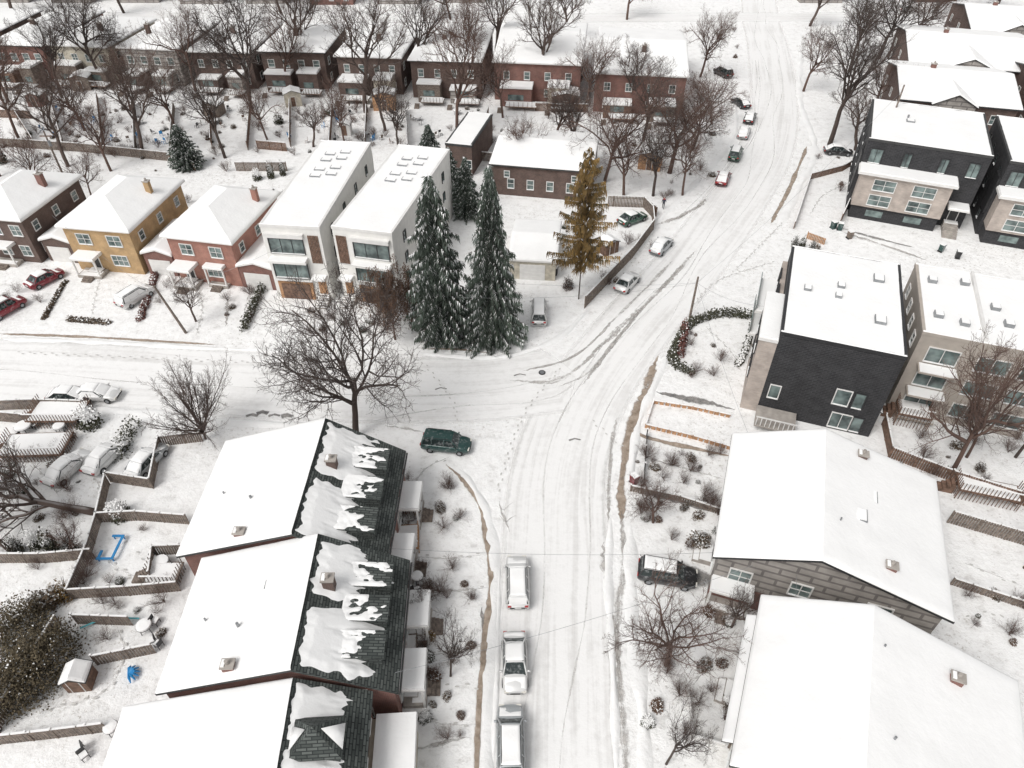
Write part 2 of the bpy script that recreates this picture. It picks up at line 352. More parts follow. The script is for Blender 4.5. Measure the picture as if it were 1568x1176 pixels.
# ---- houses north of the left road
H=House('brick_house',(-62,328),(30,336),(0,262),6.3,'brown'); H.hip(8.6); H.wins('F',3,[1,3.9],1.3,1.4,'trimw',1); H.wins('R',3,[1,3.9],.9,1.2); H.wins('B',2,[1,3.9]); H.porch('F',H.W*.5,3.5,1.6); H.chimney(H.W*.85,H.D*.6,7.6,.8,'red'); H.done()
H=House('yellow_brick_house',(93,345),(195,353),(150,270),6.3,'yellow'); H.hip(8.4); H.wins('F',2,[3.9],1.7,1.4,'trimw',1,.27); H.win('F',H.W*.7,1.1,2,1.4,'trimw',2); H.wins('R',3,[1,3.9],.9,1.2); H.wins('B',2,[1,3.9]); H.porch('F',H.W*.27,3.2,2.0); H.door('F',H.W*.3); H.chimney(H.W*.86,H.D*.62,7.4,.7,'yellow'); H.done()
H=House('salmon_brick_house',(253,360),(352,371),(310,286),6.3,'pink'); H.hip(8.4); H.wins('F',2,[3.9],1.5,1.4,'trimw',1,.27); H.win('F',H.W*.62,1.1,2.0,1.4,'trimw',2); H.wins('R',3,[1,3.9],.9,1.2); H.wins('B',2,[1,3.9]); H.porch('F',H.W*.2,3.0,2.2); H.porch('F',H.W*.66,2.6,1.0,2.7); H.door('F',H.W*.2); H.chimney(H.W*.9,H.D*.72,7.4,.7,'pink'); H.done()
for fl,fr,bl,k in (((62,368),(106,372),(66,322),'brown'),((218,388),(262,392),(236,338),'red'),((364,408),(416,413),(386,356),'red')):
    H=House('attached_garage',fl,fr,bl,3.0,k); H.gable_y(.5,3.6,.2,fas='trimw'); H.sb('garage_door','F',H.W/2,0,H.W*.75,2.2,-.02,.05,'trimw')
    for q in range(4): H.sb('garage_door_panels','F',H.W/2,.1+q*.55,H.W*.7,.4,.05,.08,'trimw')
    H.done()
# ---- modern white pair
for fl,fr,bl,sd in (((398,347),(489,352),(462,217),1),((508,350),(600,361),(563,220),2)):
    H=House('modern_white_house',fl,fr,bl,9.6,'white'); H.flat('trimw',1,False,sd); W=H.W
    left=sd==1
    u1=W*.38 if left else W*.62; u2=W*.86 if left else W*.13
    for z in (6.3,3.2):
        H.win('F',u1,z,W*.58,1.9,'trimb',2,.3 if z<6 else .0)
    H.sb('balcony','F',u1,5.5,W*.66,.25,.0,1.1,'trimw'); H.sb('balcony_snow','F',u1,5.75,W*.64,.12,.02,1.05,'snow')
    H.sb('frame_band','F',u1,2.75,W*.66,.2,0,.5,'trimw'); H.sb('frame_band','F',u1,8.5,W*.66,.5,0,.5,'trimw')
    for q in range(7): H.sb('wood_cladding','F',u2-.55+q*.18,5.2,.13,3.6,-.02,.09,'wood')
    for q in range(5): H.sb('entry_cladding','F',u2-.4+q*.2,.9,.16,2.4,-.02,.07,'cedar')
    H.sb('ground_floor_brick','F',u1,0,W*.62,2.4,-.02,.12,'cedar'); H.sb('garage_door','F',u1,.05,W*.5,2.1,.1,.2,'wood')
    H.sb('entry_canopy','F',u2,3.4,1.7,.15,0,1.2,'trimw'); H.sb('entry_canopy_snow','F',u2,3.55,1.6,.12,.05,1.15,'snow')
    for q in range(6): H.sb('entry_steps','F',u2,0,1.5,.9-.15*q,.3*q+.1,.3*q+.4,'conc'); H.sb('entry_steps_snow','F',u2,.9-.15*q,1.4,.05,.3*q+.1,.3*q+.38,'snow')
    H.wins('R',4,[1.2,4.2,7],.7,1.2,'trimb',0); H.wins('L',4,[1.2,4.2,7],.7,1.2,'trimb',0); H.wins('B',2,[1,4.2,7],2,1.6,'trimb',1)
    for yy in (.52,.60,.72,.80):
        for xx in (.28,.55):
            x0=W*xx; y0=H.D*(yy+(.03 if xx>.5 else 0)); q=H.part('skylight_frames'); z0,z1=9.75,10.12
            q.box(x0,x0+1.3,y0,y0+.05,z0,z1,'metal'); q.box(x0,x0+.05,y0+.05,y0+.8,z0,z1,'metal'); q.box(x0+.05,x0+1.25,y0+.05,y0+.8,z0,z1-.02,'snow')
    H.done()
# ---- brick house behind the spruces, its garage
H=House('brick_house',(752,252),(905,264),(752,197),4.6,'brown'); H.gable_x(.55,5.6,.3); H.wins('F',4,[1.2],.9,1.4,'trimw',0,.2); H.wins('F',2,[2.9],.7,.9); H.wins('R',2,[1.2]); H.done()
H=House('brick_house',(682,222),(722,226),(694,172),4.6,'brown'); H.flat('dark',0); H.wins('F',2,[1.2]); H.done()
H=House('detached_garage',(780,398),(851,402),(768,338),2.7,'beige'); H.gable_x(.5,3.5,.25,'trimw'); H.sb('garage_door','F',H.W*.5,0,H.W*.55,2.2,-.02,.06,'trimw')
for q in range(4): H.sb('garage_door_panels','F',H.W*.5,.1+q*.54,H.W*.5,.42,.06,.09,'trimw')
H.wins('L',1,[1]);H.done()
# ---- modern townhouses top right
for fl,fr,bl,sd in (((1330,215),(1520,243),(1340,155),3),((1546,250),(1745,278),(1540,182),4)):
    H=House('modern_townhouse',fl,fr,bl,10.2,'black'); H.flat('dark',1,True,sd); W=H.W
    for u,w in ((.1,1.5),(.36,.9),(.66,.9),(.9,1.3)): H.win('F',W*u,7.3,w,1.9,'trimb',1)
    H.sb('front_volume_trim','F',W*.4,6.7,W*.82,.35,0,3.0,'trimw'); H.sb('front_volume_snow','F',W*.4,7.05,W*.80,.16,.02,2.9,'snow')
    H.sb('front_volume','F',W*.4,2.0,W*.76,4.7,0,2.5,'tan'); H.sb('front_base','F',W*.4,0,W*.74,2.0,0,2.2,'black')
    for u in (.24,.57):
        for z in (4.6,2.4): H.win('F',W*u,z,2.7,1.5,'trimw',1,2.5)
        H.sb('basement_window','F',W*u,.6,2.2,.9,2.2,2.25,'glass')
    H.sb('entry_canopy','F',W*.9,3.4,2.6,.2,0,2.2,'trimw'); H.sb('canopy_snow','F',W*.9,3.6,2.5,.15,0.02,2.1,'snow'); H.door('F',W*.9,1.0)
    for q in range(6): H.sb('entry_steps','F',W*.9,0,1.8,.95-.16*q,1.6+.32*q,1.92+.32*q,'conc')
    H.wins('L',4,[1.2,4.2,7.4],.9,1.3,'trimb'); H.wins('R',3,[1.2,4.2,7.4],.9,1.3,'trimb'); H.wins('B',4,[1,4.2,7.2],1.6,1.5,'trimb',1)
    H.sb('side_cladding','L',H.D*.1,3.0,H.D*.16,5,-.02,.25,'trimb')
    H.done()
# ---- black brick building in the middle right
H=House('black_brick_building',(1195,512),(1387,551),(1212,380),9.8,'black'); H.flat('trimb',0,False,8); W,D=H.W,H.D
H.win('F',W*.10,2.2,.9,1.6,'trimw',0); H.win('F',W*.66,3.2,1.3,1.8,'trimw',0); H.win('F',W*.80,3.2,.9,1.8,'trimb',0); H.win('F',W*.72,.3,1.8,1.8,'trimw',1); H.win('F',W*.86,.3,.9,1.8,'trimb',0)
H.sb('side_cladding','L',D*.24,0,D*.48,8.8,-.02,1.6,'tan'); H.sb('side_cladding_cap','L',D*.24,8.8,D*.5,.3,-.02,1.75,'trimw'); H.sb('side_cladding_snow','L',D*.24,9.1,D*.48,.15,0,1.7,'snow')
H.sb('side_cladding','L',D*.75,0,D*.48,8.2,-.02,.5,'tan')
for z in (3.0,6.0):
    H.sb('balcony','L',D*.72,z,D*.4,.25,.5,2.3,'trimw'); H.sb('balcony_snow','L',D*.72,z+.25,D*.39,.12,.5,2.25,'snow')
    H.sb('balcony','L',D*.72,z+.3,D*.4,.8,2.25,2.32,'glass')
    for u in (.62,.82): H.win('L',D*u,z+.6,1.8,1.7,'trimb',1,.5)
    for u in (.14,.34): H.win('L',D*u,z,1.6,1.7,'trimb',1,1.6)
H.door('L',D*.72,.5); H.wins('R',3,[1,4,7]); H.wins('B',3,[1,4,7])
mb=H.part('roof_vents')
for x,y,a in ((.18,.50,.35),(.47,.60,.35),(.45,.48,.3),(.80,.76,.5),(.80,.30,.5)):
    mb.box(W*x-a,W*x+a,D*y-a*1.2,D*y+a*1.2,9.8,10.4,'metal'); mb.box(W*x-a*.85,W*x+a*.85,D*y-a,D*y+a,10.4,10.48,'snow')
for q in range(9): H.part('front_deck').box(W*.0+q*.42,W*.0+q*.42+.07,-3.1,-3.0,1.0,2.0,'trimw')
H.part('front_deck').box(-.1,3.7,-3.12,-2.98,2.0,2.08,'trimw'); H.part('front_deck').box(-.1,3.7,-3.1,-.15,.8,1.0,'conc')
H.done()
H=House('greige_apartment_house',(1412,512),(1640,556),(1428,412),9.6,'greige'); H.flat('greige',0,False,11); W,D=H.W,H.D
mb=H.part('roof_vents')
for x,y in ((.12,.25),(.11,.75),(.30,.2),(.36,.8),(.55,.5),(.62,.3)): mb.box(W*x-.4,W*x+.4,D*y-.4,D*y+.4,9.6,10.3,'metal'); mb.box(W*x-.33,W*x+.33,D*y-.33,D*y+.33,10.3,10.38,'snow')
for z in (1.0,3.9,6.8):
    for u in (.2,.55,.85): H.win('F',W*u,z,2.6,1.6,'trimw',1)
    H.sb('balcony','F',W*.2,z-.5,3.4,.18,.02,1.5,'greige'); H.sb('balcony_snow','F',W*.2,z-.32,3.2,.1,.1,1.45,'snow')
H.wins('L',4,[1.2,4.2,7],.9,1.3); H.wins('R',3,[1.2,4.2,7]);H.wins('B',3,[1.2,4.2,7])
H.part('roof').box(W*.42,W*.44,.3,D-.3,9.7,10.3,'trimw'); H.done()
# ---- top right houses
for fl,fr,bl in (((1382,152),(1560,168),(1442,102)),((1395,96),(1600,114),(1440,45)),((1490,46),(1640,56),(1500,8)),((1590,150),(1760,165),(1620,100))):
    H=House('brick_house',fl,fr,bl,6.5,'brown'); H.gable_x(.5,8.6,.5,'trimb'); H.wins('F',3,[1,3.8],1.3,1.4,'trimw',1); H.wins('L',3,[1,3.8]); H.chimney(H.W*.3,H.D*.5,8.8,.8,'red',.8)
    H.part('roof').slab([(H.W*.25,-1.2,6.5),(H.W*.45,-1.2,8.3),(H.W*.45,H.D*.3,8.3),(H.W*.25,H.D*.3,6.5)],.1,'trimb'); H.part('roof').slab([(H.W*.45,-1.2,8.3),(H.W*.65,-1.2,6.5),(H.W*.65,H.D*.3,6.5),(H.W*.45,H.D*.3,8.3)],.1,'trimb')
    H.part('walls').add([(H.W*.27,-.9,0),(H.W*.63,-.9,0),(H.W*.63,-.9,6.5),(H.W*.45,-.9,8.1),(H.W*.27,-.9,6.5),(H.W*.27,0,0),(H.W*.63,0,0),(H.W*.63,0,6.5),(H.W*.27,0,6.5)],[(0,1,2,3,4),(5,0,4,8),(1,6,7,2)],'siding')
    for q in ([(H.W*.45,-1.15,8.31),(H.W*.45,H.D*.3,8.31),(H.W*.25,H.D*.3,6.52),(H.W*.25,-1.15,6.52)],[(H.W*.45,-1.15,8.31),(H.W*.45,H.D*.3,8.31),(H.W*.65,H.D*.3,6.52),(H.W*.65,-1.15,6.52)]): snowgrid(H.part('roof_snow'),q,.2,(1,0,0,1))
    H.done()
# ---- big gable houses bottom right
H=House('gabled_house',(1103,848),(1440,926),(1136,692),5.6,'siding',ang=-19,W=15.2,D=12.3); W,D=H.W,H.D
H.gable_y(.42,8.2,.5,fas='trimb'); H.sb('brick_base','F',W/2,0,W,2.2,-.02,.08,'red')
H.win('F',W*.12,2.8,1.5,1.5,'trimw',1); H.win('F',W*.4,3.2,1.4,1.4,'trimw',1); H.win('F',W*.75,3.2,1.6,1.4,'trimw',1); H.porch('F',W*.1,3.2,1.4); H.wins('L',3,[1,3.6]); H.door('L',D*.3); H.wins('R',4,[1,3.6])
H.chimney(W*.74,D*.12,6.7,.7,'red',.8); H.chimney(W*.62,D*.93,7.2,.7,'brown',.8)
for x,y,z in ((.66,.62,7.35),(.60,.42,7.75)): H.part('skylight').box(W*x-.5,W*x+.5,D*y-.6,D*y+.6,z-.6,z+.1,'metal'); H.part('skylight').box(W*x-.42,W*x+.42,D*y-.52,D*y+.52,z+.1,z+.18,'snow')
H.part('skylight').tube([Vector((W*.5,D*.3,7.5)),Vector((W*.5,D*.3,8.6))],[.06,.06],8,'metal')
H.done()
H=House('gabled_house',(1132,1165),(1560,1225),(1186,912),5.6,'beige',ang=-23,W=15,D=11.2); W,D=H.W,H.D
H.gable_y(.40,8.3,.5,fas='trimb'); H.wins('L',4,[1,3.6],1.2,1.3,'trimw',1); H.wins('F',3,[1,3.4],1.5,1.4,'trimw',1,.2); H.wins('B',3,[1,3.4]); H.wins('R',4,[1,3.4]); H.chimney(W*.75,D*.82,6.8,.7,'red',.8); H.door('L',D*.6)
H.part('lower_eave').slab([(-1.1,1,5.0),(-.4,1,5.35),(-.4,D-1,5.35),(-1.1,D-1,5.0)],.12,'trimb'); snowgrid(H.part('roof_snow'),[(-.4,1,5.36),(-.4,D-1,5.36),(-1.1,D-1,5.01),(-1.1,1,5.01)],.12,(1,1,0,1))
for x,y,z in ((.12,.4,6.2),(.5,.3,8.1),(.45,.8,8.2)): H.part('roof_vents').tube([Vector((W*x,D*y,z-.3)),Vector((W*x,D*y,z+.5))],[.07,.07],8,'metal')
H.done()
# ---- big houses bottom left, shingled planes toward the street with sliding snow
def patch(seed):
    def f(a,b,La,Lb):
        x=a*La; y=b*Lb
        sec=(a*2)%1.0
        n=mn.noise(Vector((x*1.1,seed,0)))+.7*mn.noise(Vector((x*3.2,seed+3,y*.35)))+.4*mn.noise(Vector((x*7,seed+5,y*.8)))
        lim=.62+.22*n
        m=min((lim-b)*4,(b-.05+.05*mn.noise(Vector((x*2,y,seed))))*9,(sec-.07+.06*mn.noise(Vector((y*1.5,seed,1))))*8,(.92-sec+.08*mn.noise(Vector((y*1.3,seed,4))))*8)
        m+=.22*mn.noise(Vector((x*1.2,y*1.0,seed)))+.18*mn.noise(Vector((x*4,y*1.6,seed+8)))
        return max(-.06,min(.16,m*.16))
    return f
def big(fl,fr,bl,seed,h=5.8,rf=.60,rh=8.6):
    H=House('semi_detached_house',fl,fr,bl,h,'red'); W,D=H.W,H.D
    H.gable_y(rf,rh,.35,maskR=patch(seed),fas='dark',eR=5.0)
    z=lambda x: rh+.25-(x-rf*W)*(rh-5.0)/(W*(1-rf))
    for yy in (.22,.5,.78):
        x0=W*.76; x1=W*.95; zz=z(x0)-.05; w=D*.09
        H.part('dormer').box(x0,x1,D*yy-w,D*yy+w,zz-1.6,zz-.35,'shingle')
        q=[(x0-.2,D*yy-w-.15,zz+.02),(x1+.2,D*yy-w-.15,zz-.33),(x1+.2,D*yy+w+.15,zz-.33),(x0-.2,D*yy+w+.15,zz+.02)]
        H.part('dormer').slab(q,.1,'shingle')
        sh=seed*3+yy*17
        snowgrid(H.part('roof_snow'),q,.1,(0,1,1,1),lambda a,b,La,Lb:max(-.05,min(.1,.3*(.55-a)+.22*mn.noise(Vector((a*La*.8+sh,b*Lb*2.2,sh)))+.12*mn.noise(Vector((a*La*3,b*Lb*5,sh))))),step=.1)
        H.part('window_glass').box(x1,x1+.03,D*yy-w*.7,D*yy+w*.7,zz-1.2,zz-.5,'glass')
    H.chimney(W*.69,D*.62,8.0,.75,'brown',.9); H.chimney(W*.31,D*.05,7.0,.7,'red',.9)
    H.part('roof_vents').box(W*.38,W*.38+.8,D*.62,D*.62+.7,7.0,7.85,'metal'); H.part('roof_vents').box(W*.38+.08,W*.38+.72,D*.62+.08,D*.62+.62,7.85,7.93,'snow')
    H.part('roof_vents').tube([Vector((W*.3,D*.35,7)),Vector((W*.3,D*.35,7.9))],[.1,.1],8,'metal'); H.part('roof_vents').tube([Vector((W*.12,D*.45,6)),Vector((W*.12,D*.45,7))],[.07,.07],8,'metal')
    H.wins('R',4,[1,3.3],1.1,1.3,'trimw'); H.wins('F',4,[1,3.6],1.1,1.3); H.wins('L',4,[1,3.6]); H.wins('B',3,[1,3.6])
    H.sb('eaves_trough','R',D/2,4.72,D+.6,.12,.38,.5,'dark')
    for u in (.25,.75): H.porch('R',D*u,3.0,1.8); H.door('R',D*u,.5)
    H.done(); return H
big((280,848),(583,852),(310,682),1.3); big((250,1056),(600,1045),(284,864),7.7,rh=8.3)
H=House('gabled_house',(130,1290),(545,1262),(192,1092),5.0,'red'); W,D=H.W,H.D
H.gable_y(.72,7.4,.35,maskR=patch(3.1),fas='dark',eR=5.2)
d=H.part('dormer'); x0,x1,y0,y1=W*.76,W*.93,D*.42,D*.68; d.box(x0,x1,y0,y1,5,7.3,'shingle')
cx,cy=(x0+x1)/2,(y0+y1)/2; E=[(x0-.3,y0-.3,7.3),(x1+.3,y0-.3,7.3),(x1+.3,y1+.3,7.3),(x0-.3,y1+.3,7.3)]
for i in range(4): d.slab([E[i],E[(i+1)%4],(cx,cy,8.8)],.08,'shingle')
for i in (1,3):
    a,b=Vector(E[i]),Vector(E[(i+1)%4]); t=Vector((cx,cy,8.85)); H.part('roof_snow').slab([a.lerp(b,.2)+Vector((0,0,.1)),a.lerp(b,.8)+Vector((0,0,.1)),t.lerp(a,.3)*.5+t.lerp(b,.3)*.5+Vector((0,0,.2))],.1,'snow')
H.sb('lower_roof','R',D*.5,2.8,D*.95,.2,.35,3.0,'trimw'); H.sb('lower_roof_snow','R',D*.5,3.0,D*.94,.2,.36,2.95,'snow'); H.sb('lower_room','R',D*.5,0,D*.9,2.8,0,2.8,'beige')
H.wins('R',3,[3.5],1,1.1); H.wins('F',3,[1,3]); H.wins('B',3,[1,3]); H.done()
# houses across the far street (their roofs reach the photo's top edge)
for i in range(14):
    x=-205+i*17 if i<12 else 75+(i-12)*30; k=rn.choice(['brown','red','siding','brown']); H=House('brick_house',(784,588),(800,588),(784,560),6.2,k,ang=rn.uniform(-2,2),W=11,D=11); H.e.location=(x,203+rn.uniform(-1,2),0); H.hip(8.2,fas='dark'); H.wins('F',3,[1,3.8]); H.wins('L',2,[1,3.8]); H.wins('R',2,[1,3.8]); H.chimney(3,6,7.8,.8,'brown'); H.done()
# ---------------------------------------------------------------- ground, roads
g=MB(); g.add([(-1500,-400,0),(1500,-400,0),(1500,2600,0),(-1500,2600,0)],[(0,1,2,3)],'ground'); g.obj('ground')
def cat(P,step=.8):
    out=[]; P=[P[0]*2-P[1]]+P+[P[-1]*2-P[-2]]
    for i in range(1,len(P)-2):
        a,b,c,d=P[i-1:i+3]; n=max(1,int((c-b).length/step))
        for j in range(n):
            t=j/n; out.append(.5*((2*b)+(c-a)*t+(2*a-5*b+4*c-d)*t*t+(3*b-a-3*c+d)*t**3))
    out.append(P[-2]); return out
ZC=[0]
def strip(name,pts,w,mat,off=0,prof=0,wob=0,taper=True):
    ZC[0]+=1; z0=0 if prof else (.004*ZC[0] if ZC[0]<=3 else .016+.003*((ZC[0]-4)%24))
    P=cat([G(*p) for p in pts]); vs=[];uv=[];fs=[]; nx=2 if not prof else 7; L=0; n_=len(P)
    for i,p in enumerate(P):
        d=(P[min(i+1,n_-1)]-P[max(i-1,0)]); d.z=0; d.normalize(); n=Vector((-d.y,d.x,0))
        if i: L+=(p-P[i-1]).length
        ww=w*(.85+.7*mn.noise(p*.35+Vector((0,0,ZC[0])))) if w<5 else w
        if taper: ww*=min(1,.12+i/3,.12+(n_-1-i)/3)
        of=off+(wob*mn.noise(Vector((L*.05,ZC[0]*3.1,0)))*2 if wob else 0)
        for j in range(nx):
            v=j/(nx-1); q=p+n*(of+(v-.5)*ww)
            z=z0 if not prof else prof*math.sin(math.pi*v)*(.6+.8*mn.noise(Vector((q.x*.9,q.y*.9,3))))*min(1,i/3,(n_-1-i)/3)-.01
            vs.append((q.x,q.y,z)); uv.append((L+ZC[0]*37,v))
    for i in range(n_-1):
        for j in range(nx-1): a=i*nx+j; fs.append((a,a+nx,a+nx+1,a+1) )
    me=bpy.data.meshes.new(name); me.from_pydata(vs,[],[tuple(reversed(f)) for f in fs]); me.materials.append(M[mat])
    l=me.uv_layers.new(name='UVMap')
    for lp in me.loops: l.data[lp.index].uv=uv[lp.vertex_index]
    if prof: me.polygons.foreach_set('use_smooth',[True]*len(me.polygons))
    o=bpy.data.objects.new(name,me); COL.objects.link(o); return o
main=[(842,1420),(843,1176),(846,1000),(850,850),(852,750),(868,670),(905,590),(968,505),(1055,405),(1125,310),(1172,230),(1185,150),(1175,70),(1165,30),(1160,-20)]
left=[(-260,560),(0,565),(200,575),(400,588),(600,595),(750,592),(880,575)]
strip('road',main,9.6,'road'); strip('road',left,11,'road')
top=[(-300,24),(200,26),(700,28),(1200,26),(1700,28)]
strip('road',top,8,'road')
strip('tyre_tracks',main,.45,'track',-1.6,0,1.2); strip('tyre_tracks',main,.5,'track',1.3,0,1.3); strip('tyre_tracks',left,.5,'track',.3,0,1.5)
strip('tyre_tracks',[(560,650),(700,622),(850,600),(930,520),(1010,440)],.7,'track',0,0,.5)
strip('tyre_tracks',[(780,582),(860,580),(930,520),(1010,445),(1065,385)],2.2,'slush'); strip('tyre_tracks',[(800,568),(880,545),(950,480),(1030,400)],1.5,'slush')
strip('tyre_tracks',[(855,592),(900,570),(960,500),(1045,405)],1.2,'slush'); strip('tyre_tracks',[(890,590),(930,540),(985,470)],1.6,'slush')
strip('tyre_tracks',[(1000,345),(1045,330),(1085,305)],3.8,'slush')
for x,y,w in ((386,636,1.0),(402,632,1.3),(420,636,1.0),(440,637,1.5),(675,595,.5),(880,673,.4),(796,574,.6)): strip('bare_patch',[(x-9,y+2),(x,y-1),(x+9,y+1)],w,'walkd',taper=False)
strip('tyre_tracks',[(590,652),(620,656),(650,664)],2.2,'slush')
for k in range(3): strip('tyre_tracks',[(1045+k*9,330),(1100+k*8,270),(1150+k*6,180),(1150+k*5,90)],.5,'track',0,0,.5)
for p in ([(765,768),(770,790),(780,815)],[(760,775),(772,782),(785,770)],[(765,790),(775,800),(790,790)]): strip('slush_patch',p,1.2,'slush')
walks=[([(683,712),(712,738),(735,778),(747,840),(752,900),(745,960),(736,1050),(729,1180),(726,1400)],1.1,'walk'),
 ([(0,511),(150,517),(330,528)],.9,'walk'),([(640,534),(700,535),(750,541)],.6,'walk'),
 ([(1008,545),(985,605),(965,660),(953,730),(950,800)],2.3,'walk'),([(953,780),(955,860),(945,960),(950,1100)],2.0,'slush'),
 ([(1180,342),(1208,290),(1236,224)],1.4,'walk'),([(925,830),(938,960),(955,1100),(960,1300)],2.4,'slush'),([(945,640),(935,700),(930,800)],1.6,'slush'),
 ([(1005,600),(1060,612),(1125,628)],2.2,'walkd'),([(965,745),(1030,765),(1105,785)],2.0,'walkd'),([(980,850),(1060,880),(1150,925)],3.2,'walkd'),
 ([(1290,355),(1380,385),(1420,400)],2.5,'slush'),([(350,455),(345,500)],2.8,'slush'),([(395,420),(372,480)],2.4,'slush'),([(738,930),(744,1000),(735,1070)],1.7,'walkd'),
 ([(1100,990),(1160,1010)],2,'slush'),([(620,1150),(720,1130)],1.2,'slush'),([(960,650),(990,670),(1120,700)],1.2,'walk'),([(1290,350),(1330,362),(1400,380)],1.4,'walkd')]
for p,w,k in walks: strip('pavement',p,w,k)
for p,w in (([(700,716),(728,752),(748,800),(758,880),(756,970),(746,1080),(742,1300)],1.2),([(0,519),(160,524),(340,534),(480,536)],1.0),([(640,541),(760,547),(850,520),(905,470)],.9),([(1025,540),(1000,595),(975,660),(962,760)],1.0),
   ([(965,800),(968,960),(985,1100),(990,1300)],1.2),([(1190,352),(1222,290),(1248,228),(1225,150),(1228,60)],1.4),([(0,618),(180,628),(330,645),(540,655)],1.1),([(1000,345),(1070,275),(1125,205),(1120,130)],1.0),
   ([(765,850),(763,930),(760,1050),(755,1176)],.6),([(935,790),(932,900),(940,1050),(945,1200)],.8)):
    strip('snow_bank',p,w,'bank',0,.26)
# trodden footpaths across yards, with single footprints
paths=[[(615,850),(680,855),(745,850)],[(620,900),(690,905),(750,900)],[(620,1010),(680,1000),(745,985)],[(160,405),(150,440),(140,485)],[(300,425),(310,470),(300,515)],[(480,470),(475,500),(470,530)],[(570,470),(565,500),(575,530)],[(985,700),(1040,715),(1110,735)],[(1080,500),(1120,540),(1135,570)],
   [(20,690),(60,720),(90,760)],[(120,700),(150,740),(160,790)],[(180,960),(190,1000),(160,1060),(60,1090)],[(200,820),(170,860),(220,890)],[(1060,1050),(1100,1000),(1130,960)],[(1470,860),(1520,880),(1568,900)],[(620,1090),(680,1110),(730,1110)],[(690,700),(650,720),(620,770)],[(1240,330),(1260,300),(1300,280)],
   [(1060,470),(1100,430),(1190,400)],[(1120,420),(1160,380),(1200,340)]]
for p in paths: strip('footpath',p,.6,'path')
mb=MB()
for p in paths+[[(860,560),(800,640),(760,760)],[(640,545),(690,610),(700,650)],[(900,640),(960,690)],[(20,540),(300,552),(560,560)],[(480,225),(520,205),(600,200)],[(640,1060),(700,1050),(760,1060)],[(990,930),(1060,960),(1140,940)],[(200,840),(230,870),(150,900)],[(1560,700),(1500,660),(1450,640)],[(1470,950),(1520,940),(1568,980)]]:
    P=cat([G(*q) for q in p],.62)
    for i in range(1,len(P)-1):
        d=(P[i+1]-P[i-1]).normalized(); n=Vector((-d.y,d.x,0)); c=P[i]+n*((.13 if i%2 else -.13)+rn.uniform(-.06,.06)); c.z=.095
        mb.add([c+d*.17*math.cos(t)+n*.075*math.sin(t) for t in [k*math.pi/4 for k in range(8)]],[tuple(range(8))],'print')
mb.obj('footprints')
# ---------------------------------------------------------------- fences
def fence(pts,h=1.6,k='wood',name='wooden_fence',gap=.2,cap=True):
    mb=MB(); P=[G(*p) for p in pts]
    for a,b in zip(P,P[1:]):
        d=b-a; L=d.length; an=math.atan2(d.y,d.x); n=max(1,int(L/gap))
        for i in range(n):
            c=a+d*((i+.5)/n); hh=h*(1+.05*mn.noise(c)); mb.obox((c.x,c.y,hh/2),(gap*.8,.03,hh),an,k)
        for i in range(int(L/2.2)+1):
            c=a+d*min(1,(i*2.2/L)); mb.obox((c.x,c.y,(h+.12)/2),(.1,.1,h+.12),an,k); mb.obox((c.x,c.y,h+.16),(.13,.13,.08),an,'snow')
        c=(a+b)/2; mb.obox((c.x,c.y,h*.8),(L,.06,.08),an,k)
        if cap:
            m=int(L/1.1) or 1
            for i in range(m):
                c=a+d*((i+.5)/m); mb.obox((c.x,c.y,h+.04),(L/m*.93,.12,.09+.04*mn.noise(c*2)),an,'snow')
    return mb.obj(name)
F_=[[(0,224),(130,233),(262,247)],[(262,247),(300,262)],[(395,228),(440,232)],[(440,262),(362,262)],[(55,225),(20,170)],[(160,232),(150,150)],[(262,245),(268,165)],[(380,230),(385,160)],[(505,235),(510,165)],[(625,235),(622,170)],[(748,175),(728,245)],
 [(0,180),(50,182)],[(728,245),(755,248)],[(990,320),(1005,332)],[(100,228),(80,160)],[(210,240),(205,160)],[(325,225),(322,165)],[(445,225),(445,165)],[(560,225),(562,165)],[(900,165),(905,120)],[(820,170),(900,172)]]
for i,f in enumerate(F_): fence(f,1.5,'wood' if i%3 else 'woodg')
fence([(895,472),(930,435),(968,395),(1000,352),(998,332),(985,318),(930,316)],1.7,'woodg')
for f in ([(0,628),(60,626),(132,628)],[(0,645),(55,650)],[(170,738),(235,748)],[(235,748),(248,683),(312,676)],[(155,800),(215,797),(290,803)],[(155,800),(140,850),(112,915)],[(112,917),(200,912),(278,905)],[(0,862),(70,862),(148,855)],
   [(0,1140),(90,1130),(168,1120)],[(0,1122),(15,1085),(95,955)],[(168,742),(155,800)],[(120,955),(205,958)],[(235,890),(240,850),(290,848)],[(150,1018),(240,1000)]): fence(f,1.35,'woodg')
fence([(1450,738),(1568,775),(1640,800)],1.6,'wood'); fence([(1450,800),(1568,835),(1640,855)],1.6,'woodg'); fence([(1455,895),(1568,932),(1640,955)],.9,'woodg')
fence([(1000,618),(1060,627),(1118,640)],.45,'cedar',gap=.5,name='retaining_wall'); fence([(988,655),(1060,672),(1128,692)],.5,'cedar',gap=.5,name='retaining_wall'); fence([(1000,618),(988,655)],.4,'cedar',gap=.4,name='retaining_wall')
fence([(1215,350),(1240,275),(1290,262),(1318,245)],1.0,'wood'); fence([(1235,365),(1262,375)],1.0,'cedar'); fence([(1285,345),(1318,272)],1.7,'wood')
fence([(1350,650),(1360,700),(1450,735)],1.4,'wood'); fence([(990,668),(985,745)],.9,'trimb',gap=.5,name='metal_fence',cap=False); fence([(965,752),(1040,768),(1108,790)],.8,'woodg'); fence([(1115,1145),(1180,1155)],1.2,'woodg'); fence([(1052,1060),(1060,1130),(1110,1145)],.5,'trimw',gap=.6,name='picket_fence')
